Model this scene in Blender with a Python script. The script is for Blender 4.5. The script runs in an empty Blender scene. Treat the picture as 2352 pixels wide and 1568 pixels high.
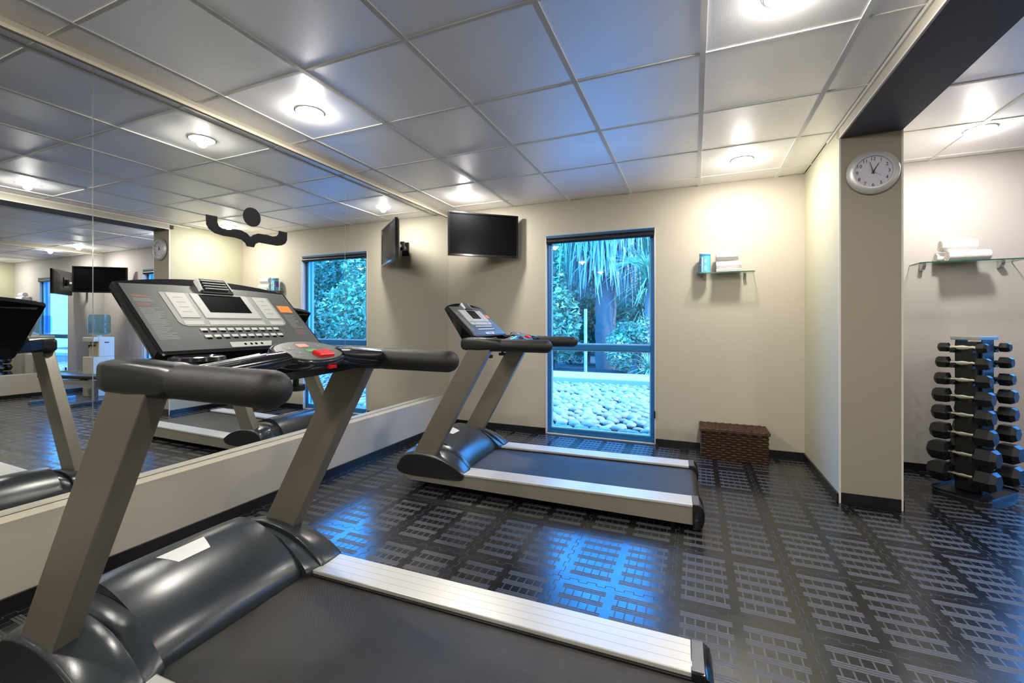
import bpy, bmesh, math, random
from math import sin, cos, pi, radians, sqrt
from mathutils import Vector, Matrix

C = bpy.context.scene.collection
S = bpy.context.scene
R = random.Random(7)

# ---------------------------------------------------------------- camera, world, sun, exposure
CAM_H = 1.14
cd = bpy.data.cameras.new('camera'); cam = bpy.data.objects.new('camera', cd); C.objects.link(cam)
cam.location = (0, 0, CAM_H); cam.rotation_euler = (pi / 2, 0, 0.3975)
cd.sensor_width = 36.0; cd.lens = 36 * 1002.25 / 2352; cd.shift_y = -40.4 / 2352; cd.clip_start = 0.02
S.camera = cam
S.view_settings.view_transform = 'Standard'; S.view_settings.look = 'None'
S.view_settings.exposure = 1.3; S.view_settings.gamma = 1.0; S.view_settings.use_curve_mapping = False
S.cycles.max_bounces = 10; S.cycles.diffuse_bounces = 5; S.cycles.glossy_bounces = 6
S.cycles.transmission_bounces = 6; S.cycles.transparent_max_bounces = 12
S.cycles.caustics_reflective = False; S.cycles.caustics_refractive = False
S.cycles.sample_clamp_indirect = 6.0
S.cycles.use_denoising = True

wd = bpy.data.worlds.new('sky'); S.world = wd; wd.use_nodes = True
bg = wd.node_tree.nodes['Background']
bg.inputs['Color'].default_value = (0.055, 0.34, 1.0, 1); bg.inputs['Strength'].default_value = 5.8

sd = bpy.data.lights.new('sun', 'SUN'); sd.energy = 2.6; sd.angle = radians(2); sd.color = (1.0, 0.97, 0.9)
sun = bpy.data.objects.new('sun', sd); C.objects.link(sun)
sun.rotation_euler = Vector((0.62, -0.10, 0.75)).to_track_quat('Z', 'Y').to_euler()

LAMP_W = 5.7            # watts of each ceiling downlight (flat lens)
GLOW_W = 3.9            # watts of an added point lamp per downlight, brightening the ceiling
LAMP_COL = (1.0, 0.945, 0.87)

# ---------------------------------------------------------------- room numbers
H = 2.398               # ceiling height
YB = 4.326              # back wall
XM = -2.605              # mirror face on the left wall
XL = -2.515              # lower wall face under the mirror
XC0, XC1, YC = 0.846, 1.165, 3.367   # column
XR = 4.50               # mirror face on the far right wall
YA = 4.352              # back wall of the right bay
YF = -2.6               # wall behind the camera
LEDGE = 0.356
BASE_H = 0.058

# ---------------------------------------------------------------- materials
def mat(name, col, rough=0.5, metal=0.0, spec=None, coat=0.0, emis=None, estr=0.0, ior=None):
    m = bpy.data.materials.new(name); m.use_nodes = True
    b = m.node_tree.nodes['Principled BSDF']
    b.inputs['Base Color'].default_value = (*col, 1); b.inputs['Roughness'].default_value = rough
    b.inputs['Metallic'].default_value = metal
    if spec is not None: b.inputs['Specular IOR Level'].default_value = spec
    if coat: b.inputs['Coat Weight'].default_value = coat; b.inputs['Coat Roughness'].default_value = 0.12
    if ior: b.inputs['IOR'].default_value = ior
    if emis: b.inputs['Emission Color'].default_value = (*emis, 1); b.inputs['Emission Strength'].default_value = estr
    return m

class NT:
    """small helper for building maths node chains"""
    def __init__(s, m):
        s.t = m.node_tree; s.n = s.t.nodes; s.l = s.t.links; s.b = s.n['Principled BSDF']
    def put(s, sock, v):
        if isinstance(v, (int, float)): sock.default_value = v
        elif isinstance(v, tuple): sock.default_value = v
        else: s.l.new(v, sock)
    def m(s, op, a, b=0.0, c=None):
        n = s.n.new('ShaderNodeMath'); n.operation = op
        s.put(n.inputs[0], a); s.put(n.inputs[1], b)
        if c is not None: s.put(n.inputs[2], c)
        return n.outputs[0]
    def obj(s):
        n = s.n.new('ShaderNodeTexCoord'); return n.outputs['Object']
    def xyz(s, v):
        n = s.n.new('ShaderNodeSeparateXYZ'); s.l.new(v, n.inputs[0]); return n.outputs
    def mix(s, f, a, b):
        n = s.n.new('ShaderNodeMix'); n.data_type = 'RGBA'
        s.put(n.inputs[0], f); s.put(n.inputs[6], a); s.put(n.inputs[7], b); return n.outputs[2]
    def noise(s, scale, detail=3, vec=None, rough=0.5):
        n = s.n.new('ShaderNodeTexNoise'); n.inputs['Scale'].default_value = scale
        n.inputs['Detail'].default_value = detail; n.inputs['Roughness'].default_value = rough
        s.l.new(vec if vec is not None else s.obj(), n.inputs['Vector']); return n.outputs['Fac']
    def scaled(s, sc):
        n = s.n.new('ShaderNodeMapping'); n.inputs['Scale'].default_value = sc
        s.l.new(s.obj(), n.inputs['Vector']); return n.outputs[0]
    def bump(s, h, strength, dist=0.01):
        n = s.n.new('ShaderNodeBump'); n.inputs['Strength'].default_value = strength
        n.inputs['Distance'].default_value = dist; s.l.new(h, n.inputs['Height'])
        s.l.new(n.outputs[0], s.b.inputs['Normal'])
    def base(s, v): s.put(s.b.inputs['Base Color'], v)
    def rough(s, v): s.put(s.b.inputs['Roughness'], v)

def wall_paint(name, col, var=0.03):
    m = mat(name, col, 0.62, spec=0.35); t = NT(m)
    n = t.noise(1.7, 4)
    k = [max(0, c * (1 - var)) for c in col]; k2 = [min(1, c * (1 + var)) for c in col]
    t.base(t.mix(n, (*k, 1), (*k2, 1)))
    t.bump(t.noise(260, 2), 0.08, 0.002)
    return m

M_CREAM = wall_paint('cream wall paint', (0.56, 0.515, 0.42))
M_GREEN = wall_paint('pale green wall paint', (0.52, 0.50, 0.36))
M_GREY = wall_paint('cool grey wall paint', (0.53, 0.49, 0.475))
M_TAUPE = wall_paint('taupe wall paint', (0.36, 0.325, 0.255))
M_DKGREY = wall_paint('dark grey beam paint', (0.105, 0.108, 0.115))
M_WHITE_TRIM = mat('white corner bead', (0.75, 0.72, 0.66), 0.35)
M_TRIM_CREAM = mat('cream moulding', (0.78, 0.70, 0.55), 0.35)
M_BLACK_BASE = mat('black baseboard', (0.012, 0.012, 0.014), 0.25)
M_LEDGE = wall_paint('ledge paint', (0.42, 0.38, 0.30))

def make_floor_mat():
    m = mat('interlocking black rubber matting', (0.03, 0.03, 0.033), 0.2, ior=1.8); t = NT(m)
    o = t.xyz(t.obj()); x, y = o[0], o[1]
    P = 0.4775
    def frac(v, off):
        return t.m('FRACT', t.m('DIVIDE', t.m('ADD', v, -off + 100 * P), P))
    u = frac(x, -0.090); v = frac(y, 1.900)
    # two blocks across each mat
    ub = t.m('FRACT', t.m('MULTIPLY', u, 2.0))                       # 0..1 in half mat
    a = 0.145; b = 0.075
    # left half block starts later, right half ends sooner: symmetric inset
    half = t.m('GREATER_THAN', u, 0.5)
    lo = t.m('ADD', t.m('MULTIPLY', half, b - a), a)                 # left half: a, right half: b
    hi = t.m('ADD', t.m('MULTIPLY', half, (1 - a) - (1 - b)), 1 - b)
    inx = t.m('MULTIPLY', t.m('GREATER_THAN', ub, lo), t.m('LESS_THAN', ub, hi))
    vv = t.m('DIVIDE', t.m('SUBTRACT', v, 0.09), 0.83)               # 0..1 over block
    iny = t.m('MULTIPLY', t.m('GREATER_THAN', vv, 0.0), t.m('LESS_THAN', vv, 1.0))
    inb = t.m('MULTIPLY', inx, iny)
    NB = 6; bar = 0.085; pitch = (1 - bar) / (NB - 1)
    r = t.m('DIVIDE', vv, pitch)
    rf = t.m('FRACT', r)
    isbar = t.m('LESS_THAN', rf, bar / pitch)
    fine = t.m('GREATER_THAN', t.m('FRACT', t.m('MULTIPLY', rf, 3.0 * pitch / bar)), 0.22)
    barm = t.m('MULTIPLY', isbar, fine)
    # short ticks between the bars
    w = t.m('DIVIDE', t.m('SUBTRACT', ub, lo), t.m('SUBTRACT', hi, lo))
    tx = t.m('FRACT', t.m('MULTIPLY', w, 5.0))
    tick = t.m('MULTIPLY', t.m('GREATER_THAN', tx, 0.42), t.m('LESS_THAN', tx, 0.58))
    tick = t.m('MULTIPLY', tick, t.m('SUBTRACT', 1.0, isbar))
    pat = t.m('MULTIPLY', inb, t.m('MAXIMUM', barm, t.m('MULTIPLY', tick, 0.5)))
    # puzzle seams
    def seam(p, q, off):
        sq = t.m('SIGN', t.m('SINE', t.m('MULTIPLY', q, 2 * pi / 0.0796)))
        d = t.m('ADD', t.m('ADD', p, 100 * P - off + P / 2), t.m('MULTIPLY', sq, 0.008))
        dd = t.m('ABSOLUTE', t.m('SUBTRACT', t.m('MULTIPLY', t.m('FRACT', t.m('DIVIDE', d, P)), P), P / 2))
        line = t.m('LESS_THAN', dd, 0.0017)
        # tab sides
        c = t.m('ABSOLUTE', t.m('SINE', t.m('MULTIPLY', q, 2 * pi / 0.0796)))
        e = t.m('ADD', p, 100 * P - off + P / 2)
        ee = t.m('ABSOLUTE', t.m('SUBTRACT', t.m('MULTIPLY', t.m('FRACT', t.m('DIVIDE', e, P)), P), P / 2))
        side = t.m('MULTIPLY', t.m('LESS_THAN', c, 0.13), t.m('LESS_THAN', ee, 0.0085))
        return t.m('MAXIMUM', line, side)
    sm = t.m('MAXIMUM', seam(x, y, -0.090), seam(y, x, 1.900))
    ns = t.noise(9, 5); ns2 = t.noise(2.2, 3)
    col = t.mix(ns2, (0.004, 0.004, 0.005, 1), (0.008, 0.008, 0.009, 1))
    col = t.mix(pat, col, (0.032, 0.030, 0.030, 1))
    col = t.mix(t.m('MULTIPLY', sm, 0.9), col, (0.004, 0.004, 0.004, 1))
    t.base(col)
    rg = t.m('ADD', t.m('MULTIPLY', ns, 0.16), 0.13)
    rg = t.m('ADD', rg, t.m('MULTIPLY', pat, 0.38))
    rg = t.m('ADD', rg, t.m('MULTIPLY', sm, 0.5))
    t.rough(rg)
    t.b.inputs['Specular Tint'].default_value = (0.85, 0.92, 1.0, 1)
    h = t.m('SUBTRACT', t.m('MULTIPLY', pat, 0.55), sm)
    h = t.m('ADD', h, t.m('MULTIPLY', t.noise(35, 3), 0.10))
    t.bump(h, 0.45, 0.003)
    return m
M_FLOOR = make_floor_mat()

def make_tile_mat():
    m = mat('satin metal ceiling panel', (0.60, 0.60, 0.63), 0.46, 0.45); t = NT(m)
    n = t.noise(1.0, 2, t.scaled((520, 12, 1)))
    n2 = t.noise(1.0, 2, t.scaled((3, 3, 3)))
    t.base(t.mix(n2, (0.92, 0.91, 0.93, 1), (0.97, 0.96, 0.97, 1)))
    t.bump(n, 0.25, 0.002)
    return m
M_TILE = make_tile_mat()
M_GRID = mat('ceiling grid white', (0.92, 0.92, 0.87), 0.55, 0.0)
M_GAP = mat('dark ceiling gap', (0.02, 0.02, 0.02), 0.9)

def make_mirror():
    m = bpy.data.materials.new('mirror glass'); m.use_nodes = True
    b = m.node_tree.nodes['Principled BSDF']
    b.inputs['Base Color'].default_value = (0.86, 0.885, 0.87, 1); b.inputs['Metallic'].default_value = 1
    b.inputs['Roughness'].default_value = 0.0
    return m
M_MIRROR = make_mirror()
M_MIRROR_EDGE = mat('polished mirror edge', (0.80, 0.84, 0.80), 0.1, 0.6)

def glass(name, tint, refl=1.0, rough=0.0):
    m = bpy.data.materials.new(name); m.use_nodes = True; t = m.node_tree; n = t.nodes
    for x in list(n):
        if x.type == 'BSDF_PRINCIPLED': n.remove(x)
    out = [x for x in n if x.type == 'OUTPUT_MATERIAL'][0]
    tr = n.new('ShaderNodeBsdfTransparent'); tr.inputs[0].default_value = (*tint, 1)
    gl = n.new('ShaderNodeBsdfGlossy'); gl.inputs['Roughness'].default_value = rough
    lw = n.new('ShaderNodeLayerWeight'); pw = n.new('ShaderNodeMath'); pw.operation = 'POWER'; pw.inputs[1].default_value = 5.0; t.links.new(lw.outputs['Facing'], pw.inputs[0])
    fr = n.new('ShaderNodeMath'); fr.operation = 'MULTIPLY_ADD'; fr.inputs[1].default_value = 0.90; fr.inputs[2].default_value = 0.045; t.links.new(pw.outputs[0], fr.inputs[0])
    mx = n.new('ShaderNodeMixShader')
    mu = n.new('ShaderNodeMath'); mu.operation = 'MULTIPLY'; mu.inputs[1].default_value = refl
    t.links.new(fr.outputs[0], mu.inputs[0]); t.links.new(mu.outputs[0], mx.inputs[0])
    t.links.new(tr.outputs[0], mx.inputs[1]); t.links.new(gl.outputs[0], mx.inputs[2])
    t.links.new(mx.outputs[0], out.inputs[0])
    return m
M_PANE = glass('window glass', (0.80, 0.95, 1.0))
M_SHELFGLASS = glass('clear green shelf glass', (0.93, 0.975, 0.95))
M_GLASSEDGE = mat('green glass edge', (0.02, 0.10, 0.07), 0.15)
M_BOTTLE = glass('blue water bottle plastic', (0.55, 0.80, 0.95))
M_FRAME = mat('window frame with painted blue daylight', (0.02, 0.20, 0.52), 0.35, 0.2)  # blue of the daylight falling on the frame is painted into its colour
M_FRAME_LT = mat('glazing bead with painted blue daylight', (0.35, 0.65, 0.90), 0.3)  # bright frame edges: the same daylight blue painted in, lighter
M_BLIND = mat('black roller blind', (0.012, 0.016, 0.022), 0.35)

M_CHAMP = mat('champagne grey powder coat', (0.19, 0.17, 0.135), 0.38, 0.25)
def make_alu():
    m = mat('ribbed aluminium rail', (0.72, 0.71, 0.66), 0.32, 0.25); t = NT(m)
    o = t.xyz(t.obj())
    f = t.m('FRACT', t.m('MULTIPLY', o[1], 110))
    g = t.m('GREATER_THAN', f, 0.16)
    f2 = t.m('FRACT', t.m('MULTIPLY', t.m('ABSOLUTE', o[1]), 1 / 0.034))
    g2 = t.m('GREATER_THAN', f2, 0.05)
    t.base(t.mix(g2, (0.34, 0.33, 0.28, 1), (0.66, 0.65, 0.61, 1)))
    t.bump(g, 0.25, 0.001)
    return m
M_ALU = make_alu()
M_SIDE = mat('silver painted side panel', (0.30, 0.28, 0.225), 0.4, 0.2)
def plastic(name, col, rough, coat=0.0, grain=0.15):
    m = mat(name, col, rough, coat=coat); t = NT(m); t.bump(t.noise(420, 2), grain, 0.001); return m
M_HOOD = plastic('satin slate plastic', (0.030, 0.037, 0.042), 0.24)
M_BLACKPL = plastic('satin black plastic', (0.008, 0.009, 0.010), 0.34)
M_GLOSSBLK = mat('gloss black plastic', (0.010, 0.011, 0.014), 0.12)
M_FOAM = plastic('black rubber grip', (0.008, 0.0075, 0.007), 0.55, grain=0.5)
M_PANEL = mat('grey console overlay', (0.085, 0.094, 0.088), 0.38)
M_PANEL_LT = mat('pale grey console inset', (0.58, 0.60, 0.57), 0.4)
M_PANEL_MID = mat('mid grey console inset', (0.36, 0.38, 0.36), 0.4)
M_SCREEN = mat('switched off screen', (0.006, 0.006, 0.007), 0.2, spec=0.05)
M_RED = mat('red stop button', (0.75, 0.01, 0.015), 0.25)
M_GREENB = mat('green start key', (0.07, 0.35, 0.09), 0.4)
M_SALMON = mat('salmon label', (0.80, 0.30, 0.24), 0.4)
M_ORANGE = mat('orange sticker', (0.90, 0.28, 0.05), 0.45)
M_PRINTW = mat('pale print', (0.33, 0.35, 0.34), 0.5)
M_PRINTR = mat('red print', (0.36, 0.15, 0.13), 0.5)
M_CAPIN = mat('dark grey inlay', (0.13, 0.13, 0.13), 0.35, 0.3)
M_CHROME = mat('chrome', (0.82, 0.80, 0.77), 0.12, 1.0)
M_SILVER = mat('brushed silver', (0.60, 0.59, 0.57), 0.3, 0.9)
M_WHITE = mat('white plastic', (0.80, 0.80, 0.79), 0.4)
M_WHITEKEY = mat('white key', (0.70, 0.71, 0.69), 0.4)
def make_belt():
    m = mat('woven running belt', (0.022, 0.021, 0.020), 0.38, ior=1.6); t = NT(m)
    o = t.xyz(t.obj())
    a = t.m('SINE', t.m('MULTIPLY', o[0], 1500)); b = t.m('SINE', t.m('MULTIPLY', o[1], 1500))
    n = t.noise(5, 4)
    t.base(t.mix(n, (0.006, 0.006, 0.006, 1), (0.022, 0.018, 0.013, 1)))
    t.bump(t.m('MULTIPLY', a, b), 0.5, 0.0012)
    return m
M_BELT = make_belt()
M_RUBBERHEX = mat('black rubber hex head', (0.010, 0.011, 0.013), 0.36)
M_RACK = mat('black powder coated rack', (0.012, 0.013, 0.016), 0.3)
M_RACK_DAYLIT = mat('rack plate with painted blue daylight', (0.02, 0.09, 0.20), 0.3, 0.3)  # blue light from the bay window painted into the plate colour
def make_towel():
    m = mat('white terry towel', (0.86, 0.85, 0.84), 0.95); t = NT(m); t.bump(t.noise(300, 3), 0.8, 0.004); return m
M_TOWEL = make_towel()
def make_wicker():
    m = mat('dark brown wicker', (0.06, 0.022, 0.010), 0.42); t = NT(m)
    n = t.noise(70, 3); t.base(t.mix(n, (0.012, 0.004, 0.002, 1), (0.11, 0.045, 0.018, 1))); return m
M_WICKER = make_wicker()
M_WICKERIN = mat('dark basket inside', (0.012, 0.006, 0.004), 0.8)
M_LIGHT = mat('lit downlight lens', (1, 1, 1), 0.5, emis=(1.0, 0.96, 0.88), estr=30.0)
M_LOGO = mat('black vinyl', (0.004, 0.004, 0.005), 0.6, spec=0.15)
M_DISP = mat('cream dispenser plastic', (0.70, 0.66, 0.56), 0.4)
M_DISP_IN = mat('tan dispenser recess', (0.50, 0.40, 0.24), 0.5)

# ---------------------------------------------------------------- mesh helpers
class MB:
    def __init__(s): s.bm = bmesh.new()
    def box(s, c, d, rot=None, bev=0.0, seg=2):
        r = bmesh.ops.create_cube(s.bm, size=1.0)['verts']
        m = Matrix.Translation(c) @ (rot.to_4x4() if rot else Matrix.Identity(4)) @ Matrix.Diagonal((*d, 1))
        bmesh.ops.transform(s.bm, matrix=m, verts=r)
        if bev > 0:
            e = list({e for v in r for e in v.link_edges})
            bmesh.ops.bevel(s.bm, geom=e, offset=bev, segments=seg, profile=0.6, affect='EDGES')
        return s
    def span(s, a, b, bev=0.0, seg=2):
        return s.box([(a[i] + b[i]) / 2 for i in range(3)], [abs(b[i] - a[i]) for i in range(3)], None, bev, seg)
    def cyl(s, a, b, r0, r1=None, n=20, caps=True):
        a = Vector(a); b = Vector(b); r1 = r0 if r1 is None else r1; d = b - a
        m = Matrix.Translation((a + b) / 2) @ d.to_track_quat('Z', 'Y').to_matrix().to_4x4()
        bmesh.ops.create_cone(s.bm, cap_ends=caps, cap_tris=False, segments=n, radius1=r0, radius2=r1, depth=d.length, matrix=m)
        return s
    def ball(s, c, r, sc=(1, 1, 1), u=16, v=10):
        m = Matrix.Translation(c) @ Matrix.Diagonal((*sc, 1))
        bmesh.ops.create_uvsphere(s.bm, u_segments=u, v_segments=v, radius=r, matrix=m); return s
    def prism(s, pts, axis, a, b, bev=0.0):
        """pts 2D polygon; axis 'x','y','z' is the extrusion axis between a and b"""
        def P(p, k):
            return {'x': (k, p[0], p[1]), 'y': (p[0], k, p[1]), 'z': (p[0], p[1], k)}[axis]
        v0 = [s.bm.verts.new(P(p, a)) for p in pts]; v1 = [s.bm.verts.new(P(p, b)) for p in pts]
        n = len(pts); f = [s.bm.faces.new(v0), s.bm.faces.new(v1[::-1])]
        for i in range(n): f.append(s.bm.faces.new((v0[i], v1[i], v1[(i + 1) % n], v0[(i + 1) % n])))
        if bev > 0:
            e = list({e for q in f[:2] for e in q.edges})
            bmesh.ops.bevel(s.bm, geom=e, offset=bev, segments=2, profile=0.6, affect='EDGES')
        return s
    def loft(s, rings, closed=True, caps=True):
        R_ = [[s.bm.verts.new(p) for p in r] for r in rings]
        n = len(rings[0])
        for a, b in zip(R_, R_[1:]):
            for i in range(n if closed else n - 1):
                j = (i + 1) % n
                s.bm.faces.new((a[i], a[j], b[j], b[i]))
        if caps and closed:
            s.bm.faces.new(R_[0][::-1]); s.bm.faces.new(R_[-1])
        return s
    def tube(s, path, rad, n=10, caps=True, up=(0, 0, 1)):
        path = [Vector(p) for p in path]; rings = []
        for i, p in enumerate(path):
            t = (path[min(i + 1, len(path) - 1)] - path[max(i - 1, 0)]).normalized()
            sd_ = t.cross(Vector(up))
            if sd_.length < 1e-4: sd_ = t.cross(Vector((1, 0, 0)))
            sd_.normalize(); u_ = sd_.cross(t)
            r = rad[i] if isinstance(rad, list) else rad
            rx, ry = r if isinstance(r, tuple) else (r, r)
            rings.append([p + sd_ * cos(2 * pi * k / n) * rx + u_ * sin(2 * pi * k / n) * ry for k in range(n)])
        return s.loft(rings, True, caps)
    def quad(s, a, b, c, d):
        s.bm.faces.new([s.bm.verts.new(p) for p in (a, b, c, d)]); return s
    def build(s, name, m, parent=None, smooth=None, kind=None):
        bmesh.ops.recalc_face_normals(s.bm, faces=s.bm.faces)
        me = bpy.data.meshes.new(name); s.bm.to_mesh(me); s.bm.free(); me.materials.append(m)
        if smooth is not None:
            for p in me.polygons: p.use_smooth = True
            try: me.set_sharp_from_angle(angle=radians(smooth))
            except Exception: pass
        o = bpy.data.objects.new(name, me); C.objects.link(o)
        if parent: o.parent = parent
        if kind: o['kind'] = kind
        return o

def tag(o, label, cat, group=None):
    o['label'] = label; o['category'] = cat
    if group: o['group'] = group
    return o
def thing(name, label, cat, loc=(0, 0, 0), rz=0.0, group=None):
    o = bpy.data.objects.new(name, None); C.objects.link(o); o.empty_display_size = 0.1
    o.location = loc; o.rotation_euler = (0, 0, rz)
    return tag(o, label, cat, group)
def copy_tree(o, parent=None):
    c = o.copy(); C.objects.link(c)
    if parent: c.parent = parent
    for ch in list(o.children): copy_tree(ch, c)
    return c
def text_mesh(name, items, m, parent, depth=0.0006):
    """items: (string, matrix, size). all joined into one printed mesh"""
    bm = bmesh.new()
    for st, mx, size in items:
        cu = bpy.data.curves.new('t', 'FONT'); cu.body = st; cu.size = size; cu.align_x = 'CENTER'; cu.align_y = 'CENTER'
        cu.extrude = depth
        ob = bpy.data.objects.new('t', cu); C.objects.link(ob)
        dg = bpy.context.evaluated_depsgraph_get()
        me = bpy.data.meshes.new_from_object(ob.evaluated_get(dg)); me.transform(mx)
        bm.from_mesh(me); bpy.data.meshes.remove(me); bpy.data.objects.remove(ob); bpy.data.curves.remove(cu)
    me = bpy.data.meshes.new(name); bm.to_mesh(me); bm.free(); me.materials.append(m)
    o = bpy.data.objects.new(name, me); C.objects.link(o); o.parent = parent
    return o

# ---------------------------------------------------------------- room shell
T = 0.16
MB().span((XM - T - 0.02, YF - T, -0.12), (XR + T + 0.02, YB + 0.19, 0.0)).build('floor', M_FLOOR, kind='structure')
# ceiling: dark backing, panels and grid
def ceiling_region(x0, x1, y0, y1, gx, gy, sx, sy, tiles, grid):
    xs = [x0] + [gx + sx * k for k in range(-30, 30) if x0 + 0.02 < gx + sx * k < x1 - 0.02] + [x1]
    ys = [y0] + [gy + sy * k for k in range(-30, 30) if y0 + 0.02 < gy + sy * k < y1 - 0.02] + [y1]
    for i in range(len(xs) - 1):
        for j in range(len(ys) - 1):
            dz = R.uniform(-0.0006, 0.0010)
            tiles.span((xs[i] + 0.004, ys[j] + 0.004, H + 0.002 + dz), (xs[i + 1] - 0.004, ys[j + 1] - 0.004, H + 0.014 + dz), bev=0.002, seg=1)
    for x in xs[1:-1]: grid.span((x - 0.0125, y0, H - 0.0032), (x + 0.0135, y1, H + 0.006))
    for y in ys[1:-1]:
        grid.span((x0, y - 0.0080, H - 0.0018), (x1, y + 0.0095, H + 0.0055))
tl = MB(); gr = MB()
ceiling_region(XM - 0.02, XC0, YF, YB, -2.408, 1.5995, 0.61, 0.6217, tl, gr)
ceiling_region(XC1, XR + 0.02, YF, YA, 1.165 + 0.50, 1.5995 + 0.18, 0.61, 0.6217, tl, gr)
MB().span((XM - T - 0.02, YF - T, H + 0.016), (XR + T + 0.02, YB + 0.19, H + 0.2)).build('ceiling', M_GAP, kind='structure')
tl.build('ceiling_tiles', M_TILE, kind='structure')
gr.build('ceiling_grid', M_GRID, kind='structure')

# walls
W1 = (-1.432, -0.348, 0.006, 2.047)      # window 1: x0, x1, z0, z1
W2 = (2.225, 3.29, 0.006, 2.047)
def wall_y(mb, x0, x1, y0, y1, win):
    a, b, z0, z1 = win
    mb.span((x0, y0, -0.02), (a, y1, H + 0.1)); mb.span((b, y0, -0.02), (x1, y1, H + 0.1))
    mb.span((a, y0, z1), (b, y1, H + 0.1)); mb.span((a, y0, -0.02), (b, y1, z0))
m = MB(); wall_y(m, XM - 0.02, (XC0 + XC1) / 2, YB, YB + 0.18, W1); m.build('wall_back', M_CREAM, kind='structure')
m = MB(); wall_y(m, (XC0 + XC1) / 2, XR + 0.02, YA, YA + 0.16, W2); m.build('wall_back_bay', M_GREY, kind='structure')
MB().span((XM - T - 0.02, YF, -0.02), (XM - 0.006, YB + 0.18, H + 0.1)).build('wall_left', M_CREAM, kind='structure')
MB().span((XM - 0.006, YF, 0), (XL, YB, LEDGE - 0.002)).build('wall_left_lower', M_CREAM, kind='structure')
MB().span((XR + 0.006, YF, -0.02), (XR + T + 0.02, YA + 0.16, H + 0.1)).build('wall_right', M_CREAM, kind='structure')
MB().span((XR - 0.10, YF, 0), (XR + 0.006, YA, LEDGE - 0.002)).build('wall_right_lower', M_CREAM, kind='structure')
MB().span((XM - T, YF - T, -0.02), (XR + T, YF, H + 0.1)).build('wall_front', M_CREAM, kind='structure')
# column: green left face, taupe front, grey right face
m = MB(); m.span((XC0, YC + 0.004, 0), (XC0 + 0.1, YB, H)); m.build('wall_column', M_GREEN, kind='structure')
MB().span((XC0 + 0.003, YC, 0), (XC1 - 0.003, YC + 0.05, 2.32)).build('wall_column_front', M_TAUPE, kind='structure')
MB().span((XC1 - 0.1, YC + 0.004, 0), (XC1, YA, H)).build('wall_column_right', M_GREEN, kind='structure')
m = MB(); m.span((XC0 + 0.002, YF, 2.32), (XC1 - 0.002, YC + 0.05, 2.33)).build('trim_1', M_DKGREY, kind='structure')
m = MB(); m.span((XC0, YF, 2.324), (XC1, YC + 0.05, H + 0.01)).build('wall_beam', M_CREAM, kind='structure')
# corner beads
m = MB(); g = 0.008
m.span((XC0 - 0.002, YC - 0.002, 0.001), (XC0 + g, YC + g, 2.322)); m.build('trim_2', M_WHITE_TRIM, kind='structure')
m = MB(); m.span((XC1 - g, YC - 0.002, 0.001), (XC1 + 0.002, YC + g, 2.322)); m.build('trim_3', M_WHITE_TRIM, kind='structure')
m = MB(); m.span((XC0 - 0.002, YF, 2.317), (XC0 + g, YC, 2.327)); m.build('trim_4', M_WHITE_TRIM, kind='structure')
m = MB(); m.span((XC0 - 0.010, YF, H - 0.022), (XC0, YC + 0.25, H - 0.004)); m.build('trim_5', M_WHITE_TRIM, kind='structure')
# mouldings above the mirrors
MB().span((XM - 0.006, YF, 2.348), (XM + 0.014, YB, 2.366), bev=0.003).build('trim_6', M_TRIM_CREAM, kind='structure')
MB().span((XR - 0.014, YF, 2.348), (XR + 0.006, YA, 2.366), bev=0.003).build('trim_7', M_TRIM_CREAM, kind='structure')
# baseboards
bt = 0.012
MB().span((XL, YB - bt, 0), (W1[0] - 0.006, YB, BASE_H)).build('baseboard_back', M_BLACK_BASE, kind='structure')
MB().span((W1[1] + 0.006, YB - bt, 0), (XC0, YB, BASE_H)).build('baseboard_back_right', M_BLACK_BASE, kind='structure')
MB().span((XL, YF, 0), (XL + bt, YB, BASE_H)).build('baseboard_left', M_BLACK_BASE, kind='structure')
MB().span((XC0 - bt, YC + 0.006, 0), (XC0, YB, BASE_H)).build('baseboard_column_left', M_BLACK_BASE, kind='structure')
MB().span((XC0 + g, YC - bt * 0.3, 0), (XC1 - g, YC, BASE_H + 0.012)).build('baseboard_column_front', M_BLACK_BASE, kind='structure')
MB().span((XC1, YC + 0.01, 0), (XC1 + bt, YA, BASE_H)).build('baseboard_column_right', M_BLACK_BASE, kind='structure')
m = MB(); m.span((XC1, YA - bt, 0), (W2[0] - 0.006, YA, BASE_H)); m.span((W2[1] + 0.006, YA - bt, 0), (XR - 0.1, YA, BASE_H)); m.build('baseboard_bay', M_BLACK_BASE, kind='structure')
MB().span((XR - 0.1 - bt, YF, 0), (XR - 0.1, YA, BASE_H)).build('baseboard_right', M_BLACK_BASE, kind='structure')

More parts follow.
